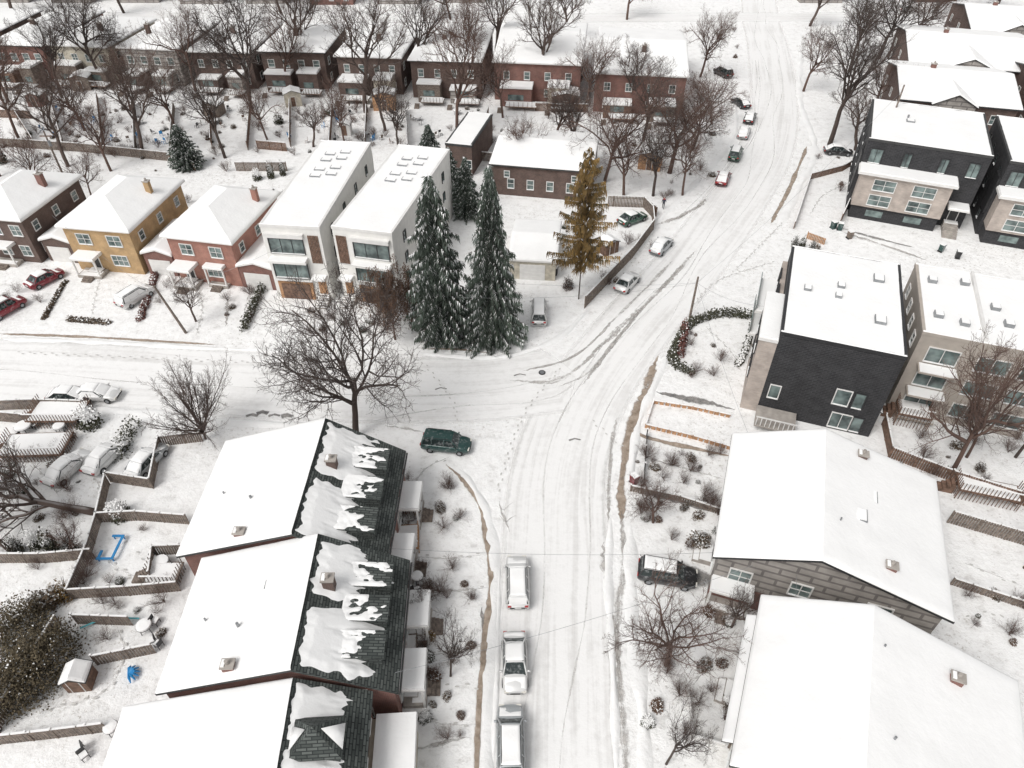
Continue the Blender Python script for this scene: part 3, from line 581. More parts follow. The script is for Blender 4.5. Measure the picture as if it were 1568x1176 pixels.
# ---------------------------------------------------------------- trees
def gen(seed,cnt=(8,9,7,6),trunk=.3,ang=(28,60),up=.12,k='bark',leaf=None,r0=.02,wander=.22,ratio=(1.0,.55,.5,.5),nleaf=0,segs=(5,6,4,3,2)):
    rd=random.Random(seed); mb=MB(); tips=[]
    sides=(8,5,4,3,3)
    def br(p,d,L,r,lev):
        n=segs[lev]; pts=[p];rs=[r];dirs=[d]; cur=d
        for i in range(n):
            w=wander*(.5 if lev==0 else 1)
            cur=(cur+Vector((rd.gauss(0,w),rd.gauss(0,w),rd.gauss(0,w)*.7+up)) ).normalized(); p=p+cur*L/n; pts.append(p); dirs.append(cur); rs.append(max(.0007,r*(1-(i+1)/n*(.35 if lev==0 else .72))))
        mb.tube(pts,rs,sides[lev],k)
        if lev>=4: tips.append(pts[-1]); return
        c=cnt[lev] if lev<len(cnt) else 0
        for j in range(c):
            t=(.55+.45*(j+.5)/c) if lev==0 else .18+.8*(j+rd.random()*.8)/c
            f=t*n; i=min(n-1,int(f)); q=pts[i].lerp(pts[i+1],f-i); dd=dirs[i+1]
            ax=dd.orthogonal().normalized(); ax=Matrix.Rotation(j*2.4+rd.uniform(-.5,.5),3,dd)@ax
            a=R(rd.uniform(*ang)); nd=(Matrix.Rotation(a,3,ax)@dd).normalized()
            nl=L*ratio[lev]*(rd.uniform(.75,1.2))*(1 if lev==0 else 1.15-.6*t)
            if lev==0: nl=(1-trunk)*rd.uniform(.6,.85)
            br(q,nd,nl,max(.001,rs[i]*rd.uniform(.5,.7)),lev+1)
    br(Vector((0,0,-.01)),Vector((0,0,1)),trunk*1.35,r0,0)
    if leaf:
        for t in tips:
            for _ in range(nleaf):
                c=t+Vector((rd.gauss(0,.022),rd.gauss(0,.022),rd.gauss(0,.022))); s=.010*rd.uniform(.6,1.6)
                a=Vector((rd.gauss(0,1),rd.gauss(0,1),rd.gauss(0,1))).normalized(); b=a.orthogonal().normalized()
                mb.add([c-a*s,c+b*s*.7,c+a*s,c-b*s*.7],[(0,1,2,3)],leaf)
    zs=[v[2] for v in mb.v]; H_=sorted(zs)[int(len(zs)*.99)]; rr=sorted(math.hypot(v[0],v[1]) for v in mb.v)[int(len(zs)*.93)]
    mb.v=[(v[0]/rr/2,v[1]/rr/2,v[2]/H_) for v in mb.v]
    return mb.mesh('tree_mesh',True,False)
V=[gen(11,(9,10,8,6),ang=(32,70),up=.07),gen(12,(7,9,7,6),.35,(25,55),.12,'barkp'),gen(23,(8,8,7,6),.28,(30,62),.08,'barkr'),gen(34,(6,9,7,6),.38,(25,55),.13,'barkp'),gen(45,(8,8,7,6),.3,(30,62),.1,'barkr'),gen(56,(7,8,7,6),.3,(25,58),.12)]
SH=[gen(71,(16,7,5,3),.06,(15,62),.10,'barkr',r0=.016,wander=.12),gen(72,(14,8,5,3),.05,(10,55),.12,'barkr',r0=.014,wander=.14)]
RND=gen(73,(26,9,6,4),.10,(8,68),.06,'barkp',r0=.016,wander=.07,ratio=(1,.42,.42,.45))
OAK=gen(81,(9,7,6,5),.2,(35,75),.05,'barkr','copper',nleaf=7)
def tree(bx,by,ty,wpx,var,name='bare_tree',lean=(0,0),rz=None):
    p=G(bx,by); h=max(2,hgt(p,ty)); w=wpx/pxm(by,h*.55); me=var if not isinstance(var,int) else V[var]
    return inst(name,me,p,(w,w,h),rn.uniform(0,6.28) if rz is None else rz,lean[0],lean[1])
T=[(545,668,436,262,0),(1270,222,15,215,5),(1455,726,500,225,2),(1020,1018,905,195,4),(690,1035,945,95,5),(650,948,905,52,3),(1000,800,755,100,4),(300,492,425,62,3),
 (105,255,105,140,1),(220,240,80,130,3),(345,242,100,130,5),(385,168,-30,170,0),(560,172,-20,180,1),(700,208,20,150,4),(820,148,-25,135,3),(1072,118,10,105,2),(1025,265,110,180,4),(925,280,130,160,2),(985,215,90,140,5),
 (30,215,50,150,2),(160,130,-30,130,0),(475,120,-60,140,1),(640,130,-40,140,5),(755,110,-50,110,3),(530,228,120,90,2),(440,140,10,110,4),(300,140,10,130,2),(95,150,10,120,5),(610,230,140,90,5),
 (1300,110,-30,140,5),(1345,90,-40,140,0),(1240,40,-50,90,3),(1392,70,-30,110,4),(870,60,-40,90,1),(1430,20,-70,120,3),(1520,20,-60,120,0),(960,30,-60,90,4),(20,20,-80,120,1),
 (850,225,120,110,4),(1090,190,110,100,2),(1060,230,140,120,0),(955,300,190,110,4),(800,260,170,90,2),(0,270,150,130,2),(60,300,205,80,4),(170,262,150,100,4),(15,160,30,120,4),(1340,170,80,90,2),(1020,1170,1080,100,5),(1120,960,900,80,3),(1568,870,790,110,4),(1480,700,600,110,4),(1555,700,560,130,5),
 (115,850,800,60,4),(480,225,160,70,3),(1555,200,120,60,4),(140,300,235,70,2),
 (200,170,60,100,2),(270,200,80,100,4),(410,215,120,90,2),(590,200,90,90,3),(720,130,-20,120,2),(770,180,70,90,4),(895,170,50,110,2),(960,170,60,110,3),(1045,300,190,110,2),
 (130,200,90,100,4),(1000,300,170,120,5),(880,240,130,110,5),(1310,230,130,110,3),(1230,140,40,90,4),(430,20,-60,100,0),(690,30,-60,110,2),(190,20,-70,110,5)]
for t in T: tree(*t)
tree(150,785,640,250,3,lean=(0,-1.0),rz=0); tree(25,850,690,170,1,lean=(0,-.2),rz=0); tree(-30,760,600,170,4)
tree(315,672,562,135,RND,'round_shrub')
for i in range(40):
    x=rn.uniform(-230,230); y=rn.uniform(222,300); inst('bare_tree',V[i%6],(x,y,0),(13,13,rn.uniform(13,19)),rn.uniform(0,6))
tree(605,520,405,105,OAK,'copper_leaved_oak')
# conifers
def spruce(seed,snowf=.45,lev=46,ex=.85,mat='needle',mat2='needle2',droop=.045,zb=.06,rag=.1,dens=1.0):
    rd=random.Random(seed); mb=MB(); mb.tube([Vector((0,0,0)),Vector((0,0,.5)),Vector((0,0,1))],[.014,.009,.001],6,'bark')
    for i in range(lev):
        t=i/(lev-1); z=zb+(.99-zb)*t; Rr=.5*(1-t)**ex*rd.uniform(1-rag*1.6,1+rag)+.012; nb=int((7+9*(1-t))*dens); a0=rd.random()*6
        for j in range(nb):
            a=a0+j*2*math.pi/nb+rd.uniform(-.25,.25); rl=Rr*rd.uniform(.65,1.18); d=Vector((math.cos(a),math.sin(a),0)); sd=Vector((-d.y,d.x,0))
            mb.tube([Vector((0,0,z)),d*rl*.6+Vector((0,0,z-.01)),d*rl+Vector((0,0,z-.035))],[.003,.002,.001],3,'bark')
            ns=int(5+9*rl/.5)
            for s in range(ns):
                f=.15+.88*s/ns; c=d*rl*f+Vector((0,0,z-droop*f*f)); wd=.032*(1.15-f)+.012
                for sg in (-1,1):
                    tip=c+sd*sg*wd*2*rd.uniform(.6,1.2)+d*.035+Vector((0,0,-.022*rd.uniform(.3,1.5)))
                    b1=c-d*.012;b2=c+d*.018
                    kk=mat if rd.random()<.6 else mat2
                    mb.add([b1,b2+Vector((0,0,.004)),tip],[(0,1,2)],kk)
                    mb.add([b1-Vector((0,0,.005)),b2-Vector((0,0,.012)),tip-Vector((0,0,.02))],[(0,1,2)],mat)
                    if rd.random()<snowf*(.3+.9*f):
                        u=Vector((0,0,.006)); mb.add([b1+u,b2+u*1.3,c.lerp(tip,.7)+u],[(0,1,2)],'snow')
    return mb.mesh('spruce_mesh',False,False)
SP=[spruce(1,.46,44,.62,rag=.16),spruce(2,.42,46,.66,rag=.2),spruce(3,.3,30,.75)]
LAR=spruce(9,.06,26,.55,'gold','gold2',droop=-.02,zb=.28,rag=.45,dens=.5)
tree(676,515,266,128,SP[0],'spruce_tree'); tree(754,520,252,112,SP[1],'spruce_tree'); tree(660,262,190,62,SP[2],'spruce_tree'); tree(288,256,190,58,SP[0],'spruce_tree'); tree(715,330,240,60,SP[2],'spruce_tree'); tree(690,300,225,50,SP[1],'spruce_tree')
tree(886,458,228,92,LAR,'golden_larch')
def leaves(mb,c,rx,ry,rz,n,k,rd,s=.09,snowf=.25):
    for _ in range(n):
        d=Vector((rd.gauss(0,1),rd.gauss(0,1),abs(rd.gauss(0,1))*.9)).normalized(); r=rd.uniform(.55,1.05)
        p=Vector((c[0]+d.x*rx*r,c[1]+d.y*ry*r,c[2]+d.z*rz*r)); a=Vector((rd.gauss(0,1),rd.gauss(0,1),rd.gauss(0,.6))).normalized(); b=a.orthogonal().normalized()
        q=s*rd.uniform(.6,1.7); kk='snow' if (d.z>.5 and rd.random()<snowf*2) else k
        mb.add([p-a*q,p+b*q*.7,p+a*q,p-b*q*.7],[(0,1,2,3)],kk)
def bushmesh(seed,k,snowf=.3,n=1000):
    rd=random.Random(seed); mb=MB()
    for i in range(6): leaves(mb,(rd.uniform(-.22,.22),rd.uniform(-.22,.22),0),.33,.33,rd.uniform(.7,1),n//6,k,rd,.038,snowf)
    for i in range(8):
        a=rd.random()*6.3; mb.tube([Vector((0,0,0)),Vector((math.cos(a)*.3,math.sin(a)*.3,.7))],[.02,.006],4,'bark')
    return mb.mesh('bush_mesh',False,False)
BU={'g':bushmesh(1,'hedge',.25),'b':bushmesh(2,'hedgeb',.15),'r':bushmesh(3,'leafr',.15),'s':bushmesh(4,'hedge',.5),'c':bushmesh(5,'copper',.1),'y':bushmesh(6,'gold',.1)}
def bush(px,py,w,h,k='g',name='evergreen_bush'): inst(name,BU[k],G(px,py),(w,w,h),rn.uniform(0,6))
def hedge(pts,w,h,k='hedge',name='hedge',sn=.3,dens=70,ls=.085):
    rd=random.Random(len(pts)*7+int(pts[0][0])); mb=MB(); P=cat([G(*p) for p in pts],.35)
    for p in P: leaves(mb,(p.x+rd.uniform(-.1,.1)*w,p.y,0),w/2*rd.uniform(.7,1.1),w/2,h*rd.uniform(.75,1.1),dens,k,rd,ls,sn)
    mb.obj(name,uv=False)
hedge([(408,430),(392,465),(374,505)],1.2,1.3,sn=.08); hedge([(105,490),(165,495)],.9,.6,'hedgeb',sn=.1); hedge([(68,488),(100,432)],.7,.5,'hedgeb',sn=.1); hedge([(240,420),(215,490)],1.0,.8,'leafr',sn=.15)
hedge([(1158,488),(1110,483),(1062,495),(1040,520),(1030,555),(1055,572)],1.2,1.3,sn=.05); hedge([(1048,505),(1042,545)],1.1,1.7,'leafr',sn=.05); hedge([(1155,490),(1140,540),(1130,560)],.8,1,'hedge',sn=.4)
hedge([(205,655),(185,700)],1.9,2.0,sn=.2)
hedge([(5,1075),(45,1050),(85,1000)],5.0,3.8,'arb','brown_arborvitae',.015,1100,.065); hedge([(10,1000),(50,960)],4.5,3.8,'arb','brown_arborvitae',.015,1000,.065)
for b_ in ((140,650,2.6,2.6,'s'),(588,705,2.0,2.2,'g'),(415,272,1.6,2.6,'g'),(433,268,1.4,2.4,'g'),(395,275,1.6,2.0,'s'),(658,978,1.0,1.0,'y'),(612,1150,1.2,1.3,'g'),(628,770,1.5,1.5,'c'),(640,790,1.2,1.2,'y'),(610,745,1.1,1.2,'c'),(620,1045,1.6,1.0,'s'),(1120,1080,1.4,1.6,'s'),
  (905,400,2.2,2.4,'y'),(870,440,2,2,'c'),(1228,380,1.2,1.9,'g'),(1242,384,1.2,1.9,'g'),(1215,378,1.2,1.9,'g'),(1250,386,1,1.6,'b'),(85,842,1.6,3,'g'),(110,848,1.6,3,'g'),(60,838,1.4,2.6,'s'),(30,848,1.4,2.6,'g'),(1068,835,1.9,1.9,'b'),(428,190,2.2,2,'g'),(505,175,2,2.5,'s'),
  (720,990,.9,.6,'c'),(705,1095,.8,.6,'c'),(710,895,.8,.5,'c'),(185,790,2,2,'s'),(100,910,2.4,2,'y'),(75,925,2.4,2,'b'),(250,335,1.5,1.5,'g'),(5,250,2.5,3,'g')): bush(*b_)
areas=[(5,165,380,245,95),(380,165,620,235,44),(640,120,905,240,36),(800,300,1000,440,16),(905,130,1100,270,36),(10,655,120,760,16),(10,760,140,900,14),(600,730,720,830,16),(605,860,730,1150,24),(970,690,1110,840,36),(990,930,1160,1160,20),(1360,660,1560,740,18),
 (0,420,100,500,5),(240,430,420,500,10),(470,440,660,520,26),(1050,500,1130,580,8),(1100,30,1130,100,4),(1250,230,1320,330,5),(130,810,260,900,6),(150,920,260,990,8),(1000,270,1030,320,4),(1460,860,1568,1000,8),(180,235,460,350,22)]
for x0,y0,x1,y1,n in areas:
    for _ in range(n):
        p=G(rn.uniform(x0,x1),rn.uniform(y0,y1)); s=rn.uniform(.7,2.2)
        if rn.random()<.65: inst('bare_shrub',SH[rn.randint(0,1)],p,(s*1.1,s*1.1,s*.9),rn.uniform(0,6))
        else: inst('garden_bush',BU[rn.choice('bbsgc')],p,(s*.6,s*.6,s*.45),rn.uniform(0,6))
# ---------------------------------------------------------------- sheds, yard furniture
def shed(px,py,w,d,h,k,rz=0):
    mb=MB(); mb.box(-w/2,w/2,-d/2,d/2,0,h,k); mb.slab([(-w/2-.15,-d/2-.15,h),(0,-d/2-.15,h+.6),(0,d/2+.15,h+.6),(-w/2-.15,d/2+.15,h)],.06,'dark'); mb.slab([(0,-d/2-.15,h+.6),(w/2+.15,-d/2-.15,h),(w/2+.15,d/2+.15,h),(0,d/2+.15,h+.6)],.06,'dark')
    mb.add([(-w/2,-d/2,h),(w/2,-d/2,h),(0,-d/2,h+.55)],[(0,1,2)],k); mb.add([(-w/2,d/2,h),(w/2,d/2,h),(0,d/2,h+.55)],[(2,1,0)],k)
    for sg in (-1,1):
        q=[(0,-d/2-.1,h+.61),(0,d/2+.1,h+.61),(sg*(w/2+.12),d/2+.1,h+.02),(sg*(w/2+.12),-d/2-.1,h+.02)]; snowgrid(mb,q,.16,(1,1,0,1))
    mb.box(-.45,.45,-d/2-.04,-d/2,0,1.9,'trimw'); mb.box(-.38,.38,-d/2-.06,-d/2-.04,.1,1.8,'wood')
    mb.obj('garden_shed',None,G(px,py),rz)
for s in ((590,165,4,3,2.8,'cedar',.05),(450,160,3,2.6,2.4,'beige',0.3),(130,135,3.5,3,2.4,'woodg',.1),(330,175,3,2.5,2.0,'woodg',-.2),(530,205,2.0,1.8,1.8,'trimw',0),(60,160,2.6,2.5,2.0,'red',0),
  (128,1045,1.6,1.4,1.4,'wood',.1),(930,385,2.2,1.8,1.6,'wood',.6),(865,165,5,4,2.8,'brown',0),(995,255,3.5,3,2.4,'cedar',-.3),(20,335,3,3,2.2,'trimw',0),(1320,640,2.2,2.0,2,'trimw',-.3)): shed(*s)
def table(px,py,r=.6,k='trimb'):
    mb=MB(); mb.tube([Vector((0,0,.7)),Vector((0,0,.74))],[r,r],14,k); mb.tube([Vector((0,0,.74)),Vector((0,0,.86)),Vector((0,0,.9))],[r*.97,r*.9,r*.5],14,'snow')
    for a in range(4): t=a*1.57+.4; mb.tube([Vector((math.cos(t)*r*.8,math.sin(t)*r*.8,0)),Vector((math.cos(t)*r*.7,math.sin(t)*r*.7,.7))],[.03,.03],5,k)
    mb.obj('patio_table',None,G(px,py),rn.uniform(0,3))
def chair(px,py,k='trimb'):
    mb=MB(); mb.box(-.25,.25,-.25,.25,.42,.47,k); mb.box(-.25,.25,.22,.27,.47,.95,k); mb.box(-.23,.23,-.23,.2,.47,.57,'snow')
    for x in (-.22,.22):
        for y in (-.22,.22): mb.box(x-.02,x+.02,y-.02,y+.02,0,.42,k)
    mb.obj('patio_chair',None,G(px,py),rn.uniform(0,6))
for t in ((250,868,.7),(225,965,.6),(175,1120,.5),(40,660,.8),(95,660,.6),(600,800,.6),(640,890,.5),(330,190,.7),(480,190,.7),(560,210,.6),(110,180,.7),(700,175,.7),(215,190,.7),(640,185,.7)): table(*t)
ch=[(262,872),(238,860),(235,985),(245,990),(132,1160),(125,1150),(30,672),(55,655),(108,668),(612,805),(628,905),(640,908),(342,195),(318,188),(495,195),(570,215),(125,185),(95,175),(612,880),(240,955)]+[(rn.uniform(10,740),rn.uniform(165,225)) for _ in range(50)]
for t in ch: chair(*t,k=rn.choice(['trimb','woodg','wood','blue']) if t[1]<230 else 'trimb')
def deck(px,py,w,d,h,k='wood',rz=0):
    mb=MB(); mb.box(-w/2,w/2,-d/2,d/2,h-.15,h,k); snowgrid(mb,[(-w/2+.1,-d/2+.1,h),(w/2-.1,-d/2+.1,h),(w/2-.1,d/2-.1,h),(-w/2+.1,d/2-.1,h)],.12,(1,1,1,1))
    for i in range(int(w/.3)+1): x=-w/2+i*.3; mb.box(x-.025,x+.025,-d/2,-d/2+.05,0,h+.9,k)
    for i in range(int(d/.3)+1):
        y=-d/2+i*.3
        for x in (-w/2,w/2-.05): mb.box(x,x+.05,y-.025,y+.025,0,h+.9,k)
    mb.box(-w/2,w/2,-d/2-.02,-d/2+.08,h+.9,h+.98,'snow')
    for q in range(4): mb.box(-w/2-.3*(4-q)-.1,-w/2-.3*(3-q)-.1,-.5,.5,0,h*(q+1)/5,k)
    mb.obj('wooden_deck',None,G(px,py),rz)
for d in ((60,690,6,3,.9,'wood',.05),(95,640,5,3,1.0,'wood',0),(615,830,3,2.5,.7,'cedar',.1),(620,1000,2,2,.9,'woodg',.1),(1390,640,3,3,1.6,'wood',-.3),(1505,760,5,2,1.2,'wood',-.3),(255,885,2.6,2,.8,'woodg',0)): deck(*d)
mb=MB(); mb.box(-.1,.1,-1.2,1.2,.4,.48,'blue'); mb.box(-1.3,-.1,-1.25,-1.05,.4,.48,'blue'); mb.box(-1.3,-1.1,-1.05,-.3,.3,.4,'blue'); mb.box(-.9,-.1,1.0,1.2,.4,.48,'blue')
for x,y in ((0,-1.1),(0,1.1),(-1.2,-1.1),(-.8,1.1)): mb.box(x-.04,x+.04,y-.04,y+.04,0,.4,'blue')
mb.obj('blue_garden_swing',None,G(183,842),0)
mb=MB(); 
for i in range(7):
    a=R(i*28-80); mb.tube([Vector((0,0,.3)),Vector((math.cos(a)*.4,math.sin(a)*.4,.45)),Vector((math.cos(a)*.7,math.sin(a)*.7,.2))],[.12,.1,.04],6,'blue')
mb.obj('blue_climbing_toy',None,G(200,1035),.3)
mb=MB(); P=cat([G(125,965),G(165,950),G(215,950)],.5); mb.tube([p+Vector((0,0,.3)) for p in P],[.07]*len(P),6,'teal'); mb.obj('pool_rim')
mb=MB(); mb.box(-.9,.9,-.9,.9,.1,1.9,'blue'); mb.box(-.95,.95,-.95,.95,1.9,2.1,'snow'); mb.box(-.7,.7,-.96,-.9,.3,1.6,'teal'); mb.obj('blue_playhouse',None,G(62,128),.1)
# ---------------------------------------------------------------- cars
def car(px,py,hd,paintk,kind='sedan',sn=1,name='parked_car'):
    e=bpy.data.objects.new(name,None); COL.objects.link(e); e.location=G(px,py); e.location.z=.05; e.rotation_euler[2]=R(hd)
    if kind=='sedan': st=[(-2.3,.62,.60,.45),(-2.24,.80,.86,.32),(-2.0,.87,.95,.24),(-1.4,.90,.97,.2),(0,.91,.95,.2),(1.1,.90,.93,.2),(1.8,.87,.80,.22),(2.15,.78,.70,.28),(2.3,.58,.58,.42)]; cab=(1.15,.35,-1.05,-1.75,.93,1.43)
    else: st=[(-2.35,.66,.75,.5),(-2.3,.84,1.02,.36),(-2.1,.90,1.06,.28),(-1.4,.93,1.07,.25),(0,.94,1.06,.25),(1.2,.93,1.04,.25),(1.8,.90,.98,.27),(2.2,.82,.88,.34),(2.35,.62,.7,.46)]; cab=(1.3,.6,-1.95,-2.2,1.04,1.70)
    if kind=='van': cab=(1.7,1.0,-2.1,-2.25,1.04,1.85)
    def ring(x,w,zt,zb): return [(x,-w*.85,zb),(x,-w,zb+.15),(x,-w,zt-.2),(x,-w*.93,zt-.05),(x,-w*.7,zt),(x,0,zt+.03),(x,w*.7,zt),(x,w*.93,zt-.05),(x,w,zt-.2),(x,w,zb+.15),(x,w*.85,zb)]
    b=MB(); vs=[p for s_ in st for p in ring(*s_)]; n=11; fs=[]
    for i in range(len(st)-1):
        for j in range(n): j2=(j+1)%n; fs.append((i*n+j,i*n+j2,(i+1)*n+j2,(i+1)*n+j))
    fs+=[tuple(range(n)),tuple(reversed(range((len(st)-1)*n,len(st)*n)))]
    b.add(vs,[tuple(reversed(f)) for f in fs],paintk)
    xf,xft,xrt,xr,zb,zt=cab; wb,wt=.84,.64
    b.obj('body',e,smooth=True)
    g=MB(); B=[(xr,-wb,zb-.03),(xf,-wb,zb-.03),(xf,wb,zb-.03),(xr,wb,zb-.03)]; Tt=[(xrt,-wt,zt),(xft,-wt,zt),(xft,wt,zt),(xrt,wt,zt)]
    g.add(B+Tt,[(0,1,5,4),(1,2,6,5),(2,3,7,6),(3,0,4,7),(4,5,6,7)],'cglass'); g.obj('windows',e)
    p=MB()
    for i in range(4): p.tube([Vector(B[i]),Vector(Tt[i])],[.06,.05],6,paintk)
    for x in ((0,) if kind=='sedan' else (.1,-1.1)):
        for sg in (-1,1): p.tube([Vector((x-.1,sg*wb,zb)),Vector((x-.15,sg*wt,zt))],[.045,.04],6,paintk)
    rw=wt+.05; rr=[]
    for x,z in ((xrt-.1,zt-.03),(xrt+.15,zt+.03),((xft+xrt)/2,zt+.07),(xft-.15,zt+.03),(xft+.1,zt-.03)): rr+=[(x,-rw,z-.04),(x,-rw*.7,z+.02),(x,0,z+.04),(x,rw*.7,z+.02),(x,rw,z-.04)]
    p.add(rr,[(i*5+j,(i+1)*5+j,(i+1)*5+j+1,i*5+j+1) for i in range(4) for j in range(4)],paintk)
    for sg in (-1,1): p.obox((xf-.25,sg*1.0,zb+.08),(.12,.22,.14),0,paintk)
    if kind!='sedan':
        for sg in (-1,1): p.tube([Vector((xrt+.1,sg*rw*.9,zt+.1)),Vector((xft-.1,sg*rw*.9,zt+.1))],[.025,.025],5,'trimb')
    p.obj('roof_and_pillars',e,smooth=True)
    w=MB()
    for x in (-1.42,1.42):
        for sg in (-1,1):
            w.tube([Vector((x,sg*.72,.34)),Vector((x,sg*.93,.34))],[.34,.33],18,'rubber'); w.tube([Vector((x,sg*.9,.34)),Vector((x,sg*.95,.34))],[.2,.19],12,'metal')
    w.obj('wheels',e)
    l=MB(); zl=st[-2][2]-.12; zr=st[1][2]-.15
    for sg in (-1,1): l.obox((st[-2][0]+.04,sg*.6,zl),(.18,.34,.14),0,'lamp'); l.obox((st[1][0]-.01,sg*.66,zr),(.12,.28,.18),0,'tail')
    l.box(st[-1][0]-.05,st[-1][0]+.02,-.35,.35,.42,.56,'trimb'); l.box(st[0][0]-.03,st[0][0],-.25,.25,.62,.74,'trimw'); l.obj('lights_and_plates',e)
    if sn:
        s=MB()
        def blk(x0,z0,x1,z1,w,th):
            snowgrid(s,[(x0,-w,z0),(x1,-w,z1),(x1,w,z1),(x0,w,z0)],th,(1,1,1,1),step=.2,amp=.12)
        blk(xrt+.02,zt+.06,xft-.02,zt+.06,wt,.10)
        if sn>=1: blk(xf+.12,zb+.02,st[-2][0]-.1,st[-2][2]-.01,.74,.07)
        if kind=='sedan': blk(st[1][0]+.08,st[1][2]+.04,xr-.05,zb+.03,.74,.08)
        if sn>=2:
            blk(xft,zt+.03,xf+.1,zb+.02,.7,.07); blk(xr-.05,zb+.02,xrt,zt+.03,.68,.07)
        if sn>=3:
            for sg in (-1,1): s.add([(xr+.2,sg*(wb+.02),zb),(xf-.3,sg*(wb+.02),zb),(xft-.15,sg*(wt+.06),zt-.06),(xrt+.1,sg*(wt+.06),zt-.06)],[(0,1,2,3)],'snow')
        s.obj('snow_cover',e,smooth=True)
def hdg(a,b): d=G(*b)-G(*a); return math.degrees(math.atan2(d.y,d.x))
car(684,686,-8,'p_green','suv',0,'parked_suv'); car(792,898,91,'p_white','suv',2,'parked_suv'); car(788,1020,-89,'p_white','sedan',1); car(782,1140,91,'p_silver','suv',1,'parked_suv')
d1=hdg((955,440),(1012,380)); car(960,438,d1,'p_white','sedan',1); car(1012,382,d1,'p_silver','sedan',2)
d2=hdg((1105,285),(1135,210)); car(1106,278,d2,'p_red','sedan',2); car(1125,241,d2,'p_dgreen','suv',1,'parked_suv'); car(1138,208,d2,'p_white','sedan',3); car(1147,185,d2,'p_black','sedan',2); car(1133,162,110,'p_black','sedan',2); car(1106,116,115,'p_black','suv',1,'parked_suv')
car(825,485,88,'p_white','van',1,'parked_van'); car(1020,886,-12,'p_black','suv',.5,'parked_suv'); car(1282,236,-10,'p_black','sedan',2); car(112,613,-3,'p_black','sedan',2); car(152,609,-3,'p_white','sedan',3)
car(72,432,58,'p_red','sedan',1); car(12,478,62,'p_red','suv',1,'parked_suv'); car(165,705,72,'p_white','sedan',3); car(108,722,68,'p_white','sedan',3); car(228,712,72,'p_silver','sedan',2); car(210,460,62,'p_white','suv',3,'parked_suv')
car(968,340,35,'p_dgreen','sedan',1); car(1477,24,-30,'p_black','sedan',1); car(1390,18,0,'p_white','sedan',2)
# ---------------------------------------------------------------- poles, wires, bins, manhole
def pole(px,py,ty,name='utility_pole',arm=True,dx=0):
    p=G(px,py); h=hgt(p,ty); mb=MB(); mb.tube([Vector((0,0,0)),Vector((dx*.5,0,h*.5)),Vector((dx,0,h))],[.16,.14,.11],8,'woodg')
    if arm: mb.box(dx-.9,dx+.9,-.06,.06,h-.9,h-.75,'wood'); mb.tube([Vector((dx+.3,-.3,h-2.2)),Vector((dx+.3,-.3,h-1.4))],[.22,.22],10,'metal')
    mb.obj(name,None,p); return p+Vector((dx,0,h-.8))
a=pole(285,510,438,arm=False,dx=-1.5); b=pole(1056,487,424,'street_light_pole',False); c=pole(1192,905,830,arm=False); d=pole(100,275,200); e_=pole(1335,268,130,arm=False)
def wire(p,q,sag=.8):
    mb=MB(); pts=[p.lerp(q,t/14)+Vector((0,0,-sag*4*(t/14)*(1-t/14))) for t in range(15)]; mb.tube(pts,[.014]*15,3,'metal'); mb.obj('overhead_wire',uv=False)
wire(a,G(80,330,7)); wire(a,G(460,360,8)); wire(b,G(700,455,8)); wire(b,G(1190,470,9)); wire(c,G(600,840,5.5)); wire(c,G(1240,850,7.5)); wire(c,Vector((8,-10,9)),1.5); wire(G(605,1030,5.3),c,1); wire(b,c,1.2); wire(e_,b,1); wire(G(500,400,9),b,1.5)
mb=MB(); mb.tube([Vector((0,0,0)),Vector((0,0,.10))],[.36,.36],20,'trimb'); mb.tube([Vector((0,0,.095)),Vector((0,0,.11))],[.26,.26],16,'metal'); mb.obj('manhole_cover',None,G(830,571))
def bin_(px,py,k):
    mb=MB(); mb.add([(-.25,-.28,0),(.25,-.28,0),(.25,.28,0),(-.25,.28,0),(-.3,-.34,1),(.3,-.34,1),(.3,.34,1),(-.3,.34,1)],[(0,3,2,1),(4,5,6,7),(0,1,5,4),(1,2,6,5),(2,3,7,6),(3,0,4,7)],k); mb.box(-.32,.32,-.37,.37,1,1.06,k); mb.box(-.3,.3,-.33,.33,1.06,1.16,'snow'); mb.tube([Vector((-.3,.3,.1)),Vector((.3,.3,.1))],[.1,.1],8,'rubber'); mb.obj('wheelie_bin',None,G(px,py),rn.uniform(0,3))
for t in ((1128,905,'trimb'),(1140,908,'p_dgreen'),(1280,690,'trimb'),(608,890,'trimb'),(616,895,'p_green'),(95,390,'p_green'),(850,420,'trimb'),(1465,395,'trimb'),(1300,365,'woodg'),(970,740,'p_red'),(1275,350,'p_green'),(1285,352,'p_green'),(1440,385,'p_green')): bin_(*t)
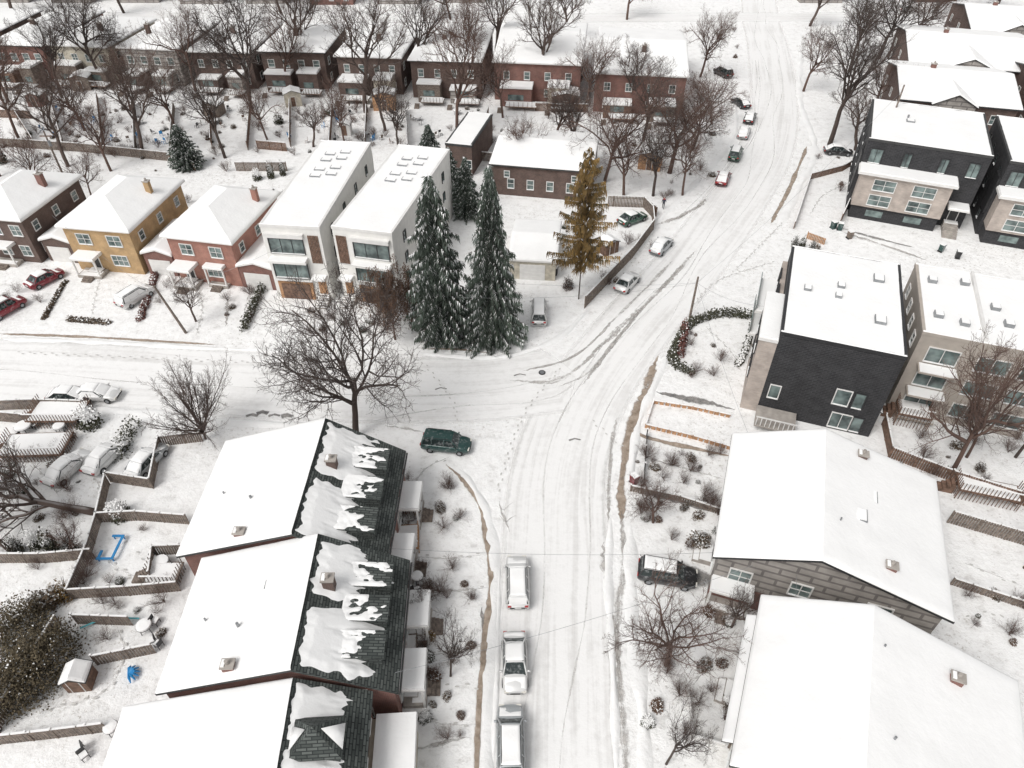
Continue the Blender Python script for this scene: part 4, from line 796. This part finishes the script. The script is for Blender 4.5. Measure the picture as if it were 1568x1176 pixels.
# ---------------------------------------------------------------- pedestrian
def person(px,py,rz):
    nodes=[((0,0,.95),.15),((0,0,1.2),.15),((0,0,1.42),.16),((.01,0,1.53),.06),((.03,0,1.63),.10),((.03,0,1.72),.09),
      ((0,.10,.9),.10),((.14,.11,.5),.07),((.02,.11,.08),.05),((.2,.11,.04),.045),
      ((0,-.10,.9),.10),((-.06,-.11,.5),.07),((-.3,-.11,.12),.05),((-.16,-.11,.03),.045),
      ((0,.2,1.42),.08),((-.08,.26,1.16),.06),((.04,.28,.93),.04),((.07,.28,.87),.04),
      ((0,-.2,1.42),.08),((.08,-.26,1.16),.06),((.24,-.27,.98),.04),((.29,-.27,.94),.04)]
    ed=[(0,1),(1,2),(2,3),(3,4),(4,5),(0,6),(6,7),(7,8),(8,9),(0,10),(10,11),(11,12),(12,13),(2,14),(14,15),(15,16),(16,17),(2,18),(18,19),(19,20),(20,21)]
    for base in (17,21):
        bp=Vector(nodes[base][0])
        for k in range(5):
            o=Vector(((k-2)*.018,0,-.03 if k else -.01)); i=len(nodes); nodes.append((tuple(bp+o),.009)); nodes.append((tuple(bp+o*1.2+Vector((.01*(k-1),0,-.055+.006*abs(k-2)))),.008)); ed+=[(base,i),(i,i+1)]
    me=bpy.data.meshes.new('pedestrian'); me.from_pydata([n[0] for n in nodes],ed,[]); o=bpy.data.objects.new('pedestrian',me); COL.objects.link(o)
    sk=o.modifiers.new('s','SKIN'); sb=o.modifiers.new('d','SUBSURF'); sb.levels=1
    for i,n in enumerate(nodes): me.skin_vertices[0].data[i].radius=(n[1],n[1])
    me.skin_vertices[0].data[0].use_root=True
    dg=bpy.context.evaluated_depsgraph_get(); nm=bpy.data.meshes.new_from_object(o.evaluated_get(dg)); o.modifiers.clear(); o.data=nm
    for k in ('coat','trimb','skin','scarf'): nm.materials.append(M[k])
    for p in nm.polygons:
        z=p.center.z; y=abs(p.center.y); p.material_index=3 if z>1.70 or 1.48<z<1.56 else (2 if z>1.56 or (y>.2 and z<.97) else (0 if z>.8 else 1)); p.use_smooth=True
    o.location=G(px,py); o.rotation_euler[2]=rz; o.location.z=.06
person(1015,320,R(70))
# ---------------------------------------------------------------- light, world, camera
sd=bpy.data.lights.new('Sun','SUN'); sd.energy=1.45; sd.angle=R(25); sd.color=(1,.965,.925); so=bpy.data.objects.new('Sun',sd); COL.objects.link(so)
el,az=R(52),R(225)
dirv=Vector((math.sin(az)*math.cos(el),math.cos(az)*math.cos(el),math.sin(el))); so.rotation_euler=dirv.to_track_quat('Z','Y').to_euler()
w=bpy.data.worlds.new('World'); scene.world=w; w.use_nodes=True; nt=w.node_tree; bg=nt.nodes['Background']
sky=nt.nodes.new('ShaderNodeTexSky'); sky.sky_type='NISHITA'; sky.sun_disc=False; sky.sun_elevation=el; sky.sun_rotation=az; sky.dust_density=3
hs=nt.nodes.new('ShaderNodeHueSaturation'); hs.inputs['Saturation'].default_value=.07; nt.links.new(sky.outputs[0],hs.inputs['Color']); nt.links.new(hs.outputs[0],bg.inputs[0]); bg.inputs[1].default_value=.15
cd=bpy.data.cameras.new('Camera'); cd.lens=FP/1568*36; cd.sensor_width=36; cd.clip_end=5000; co=bpy.data.objects.new('Camera',cd); COL.objects.link(co)
co.location=(0,0,HC); co.rotation_euler=(R(48),0,0); scene.camera=co
scene.view_settings.view_transform='Standard'; scene.view_settings.look='None'; scene.view_settings.exposure=0
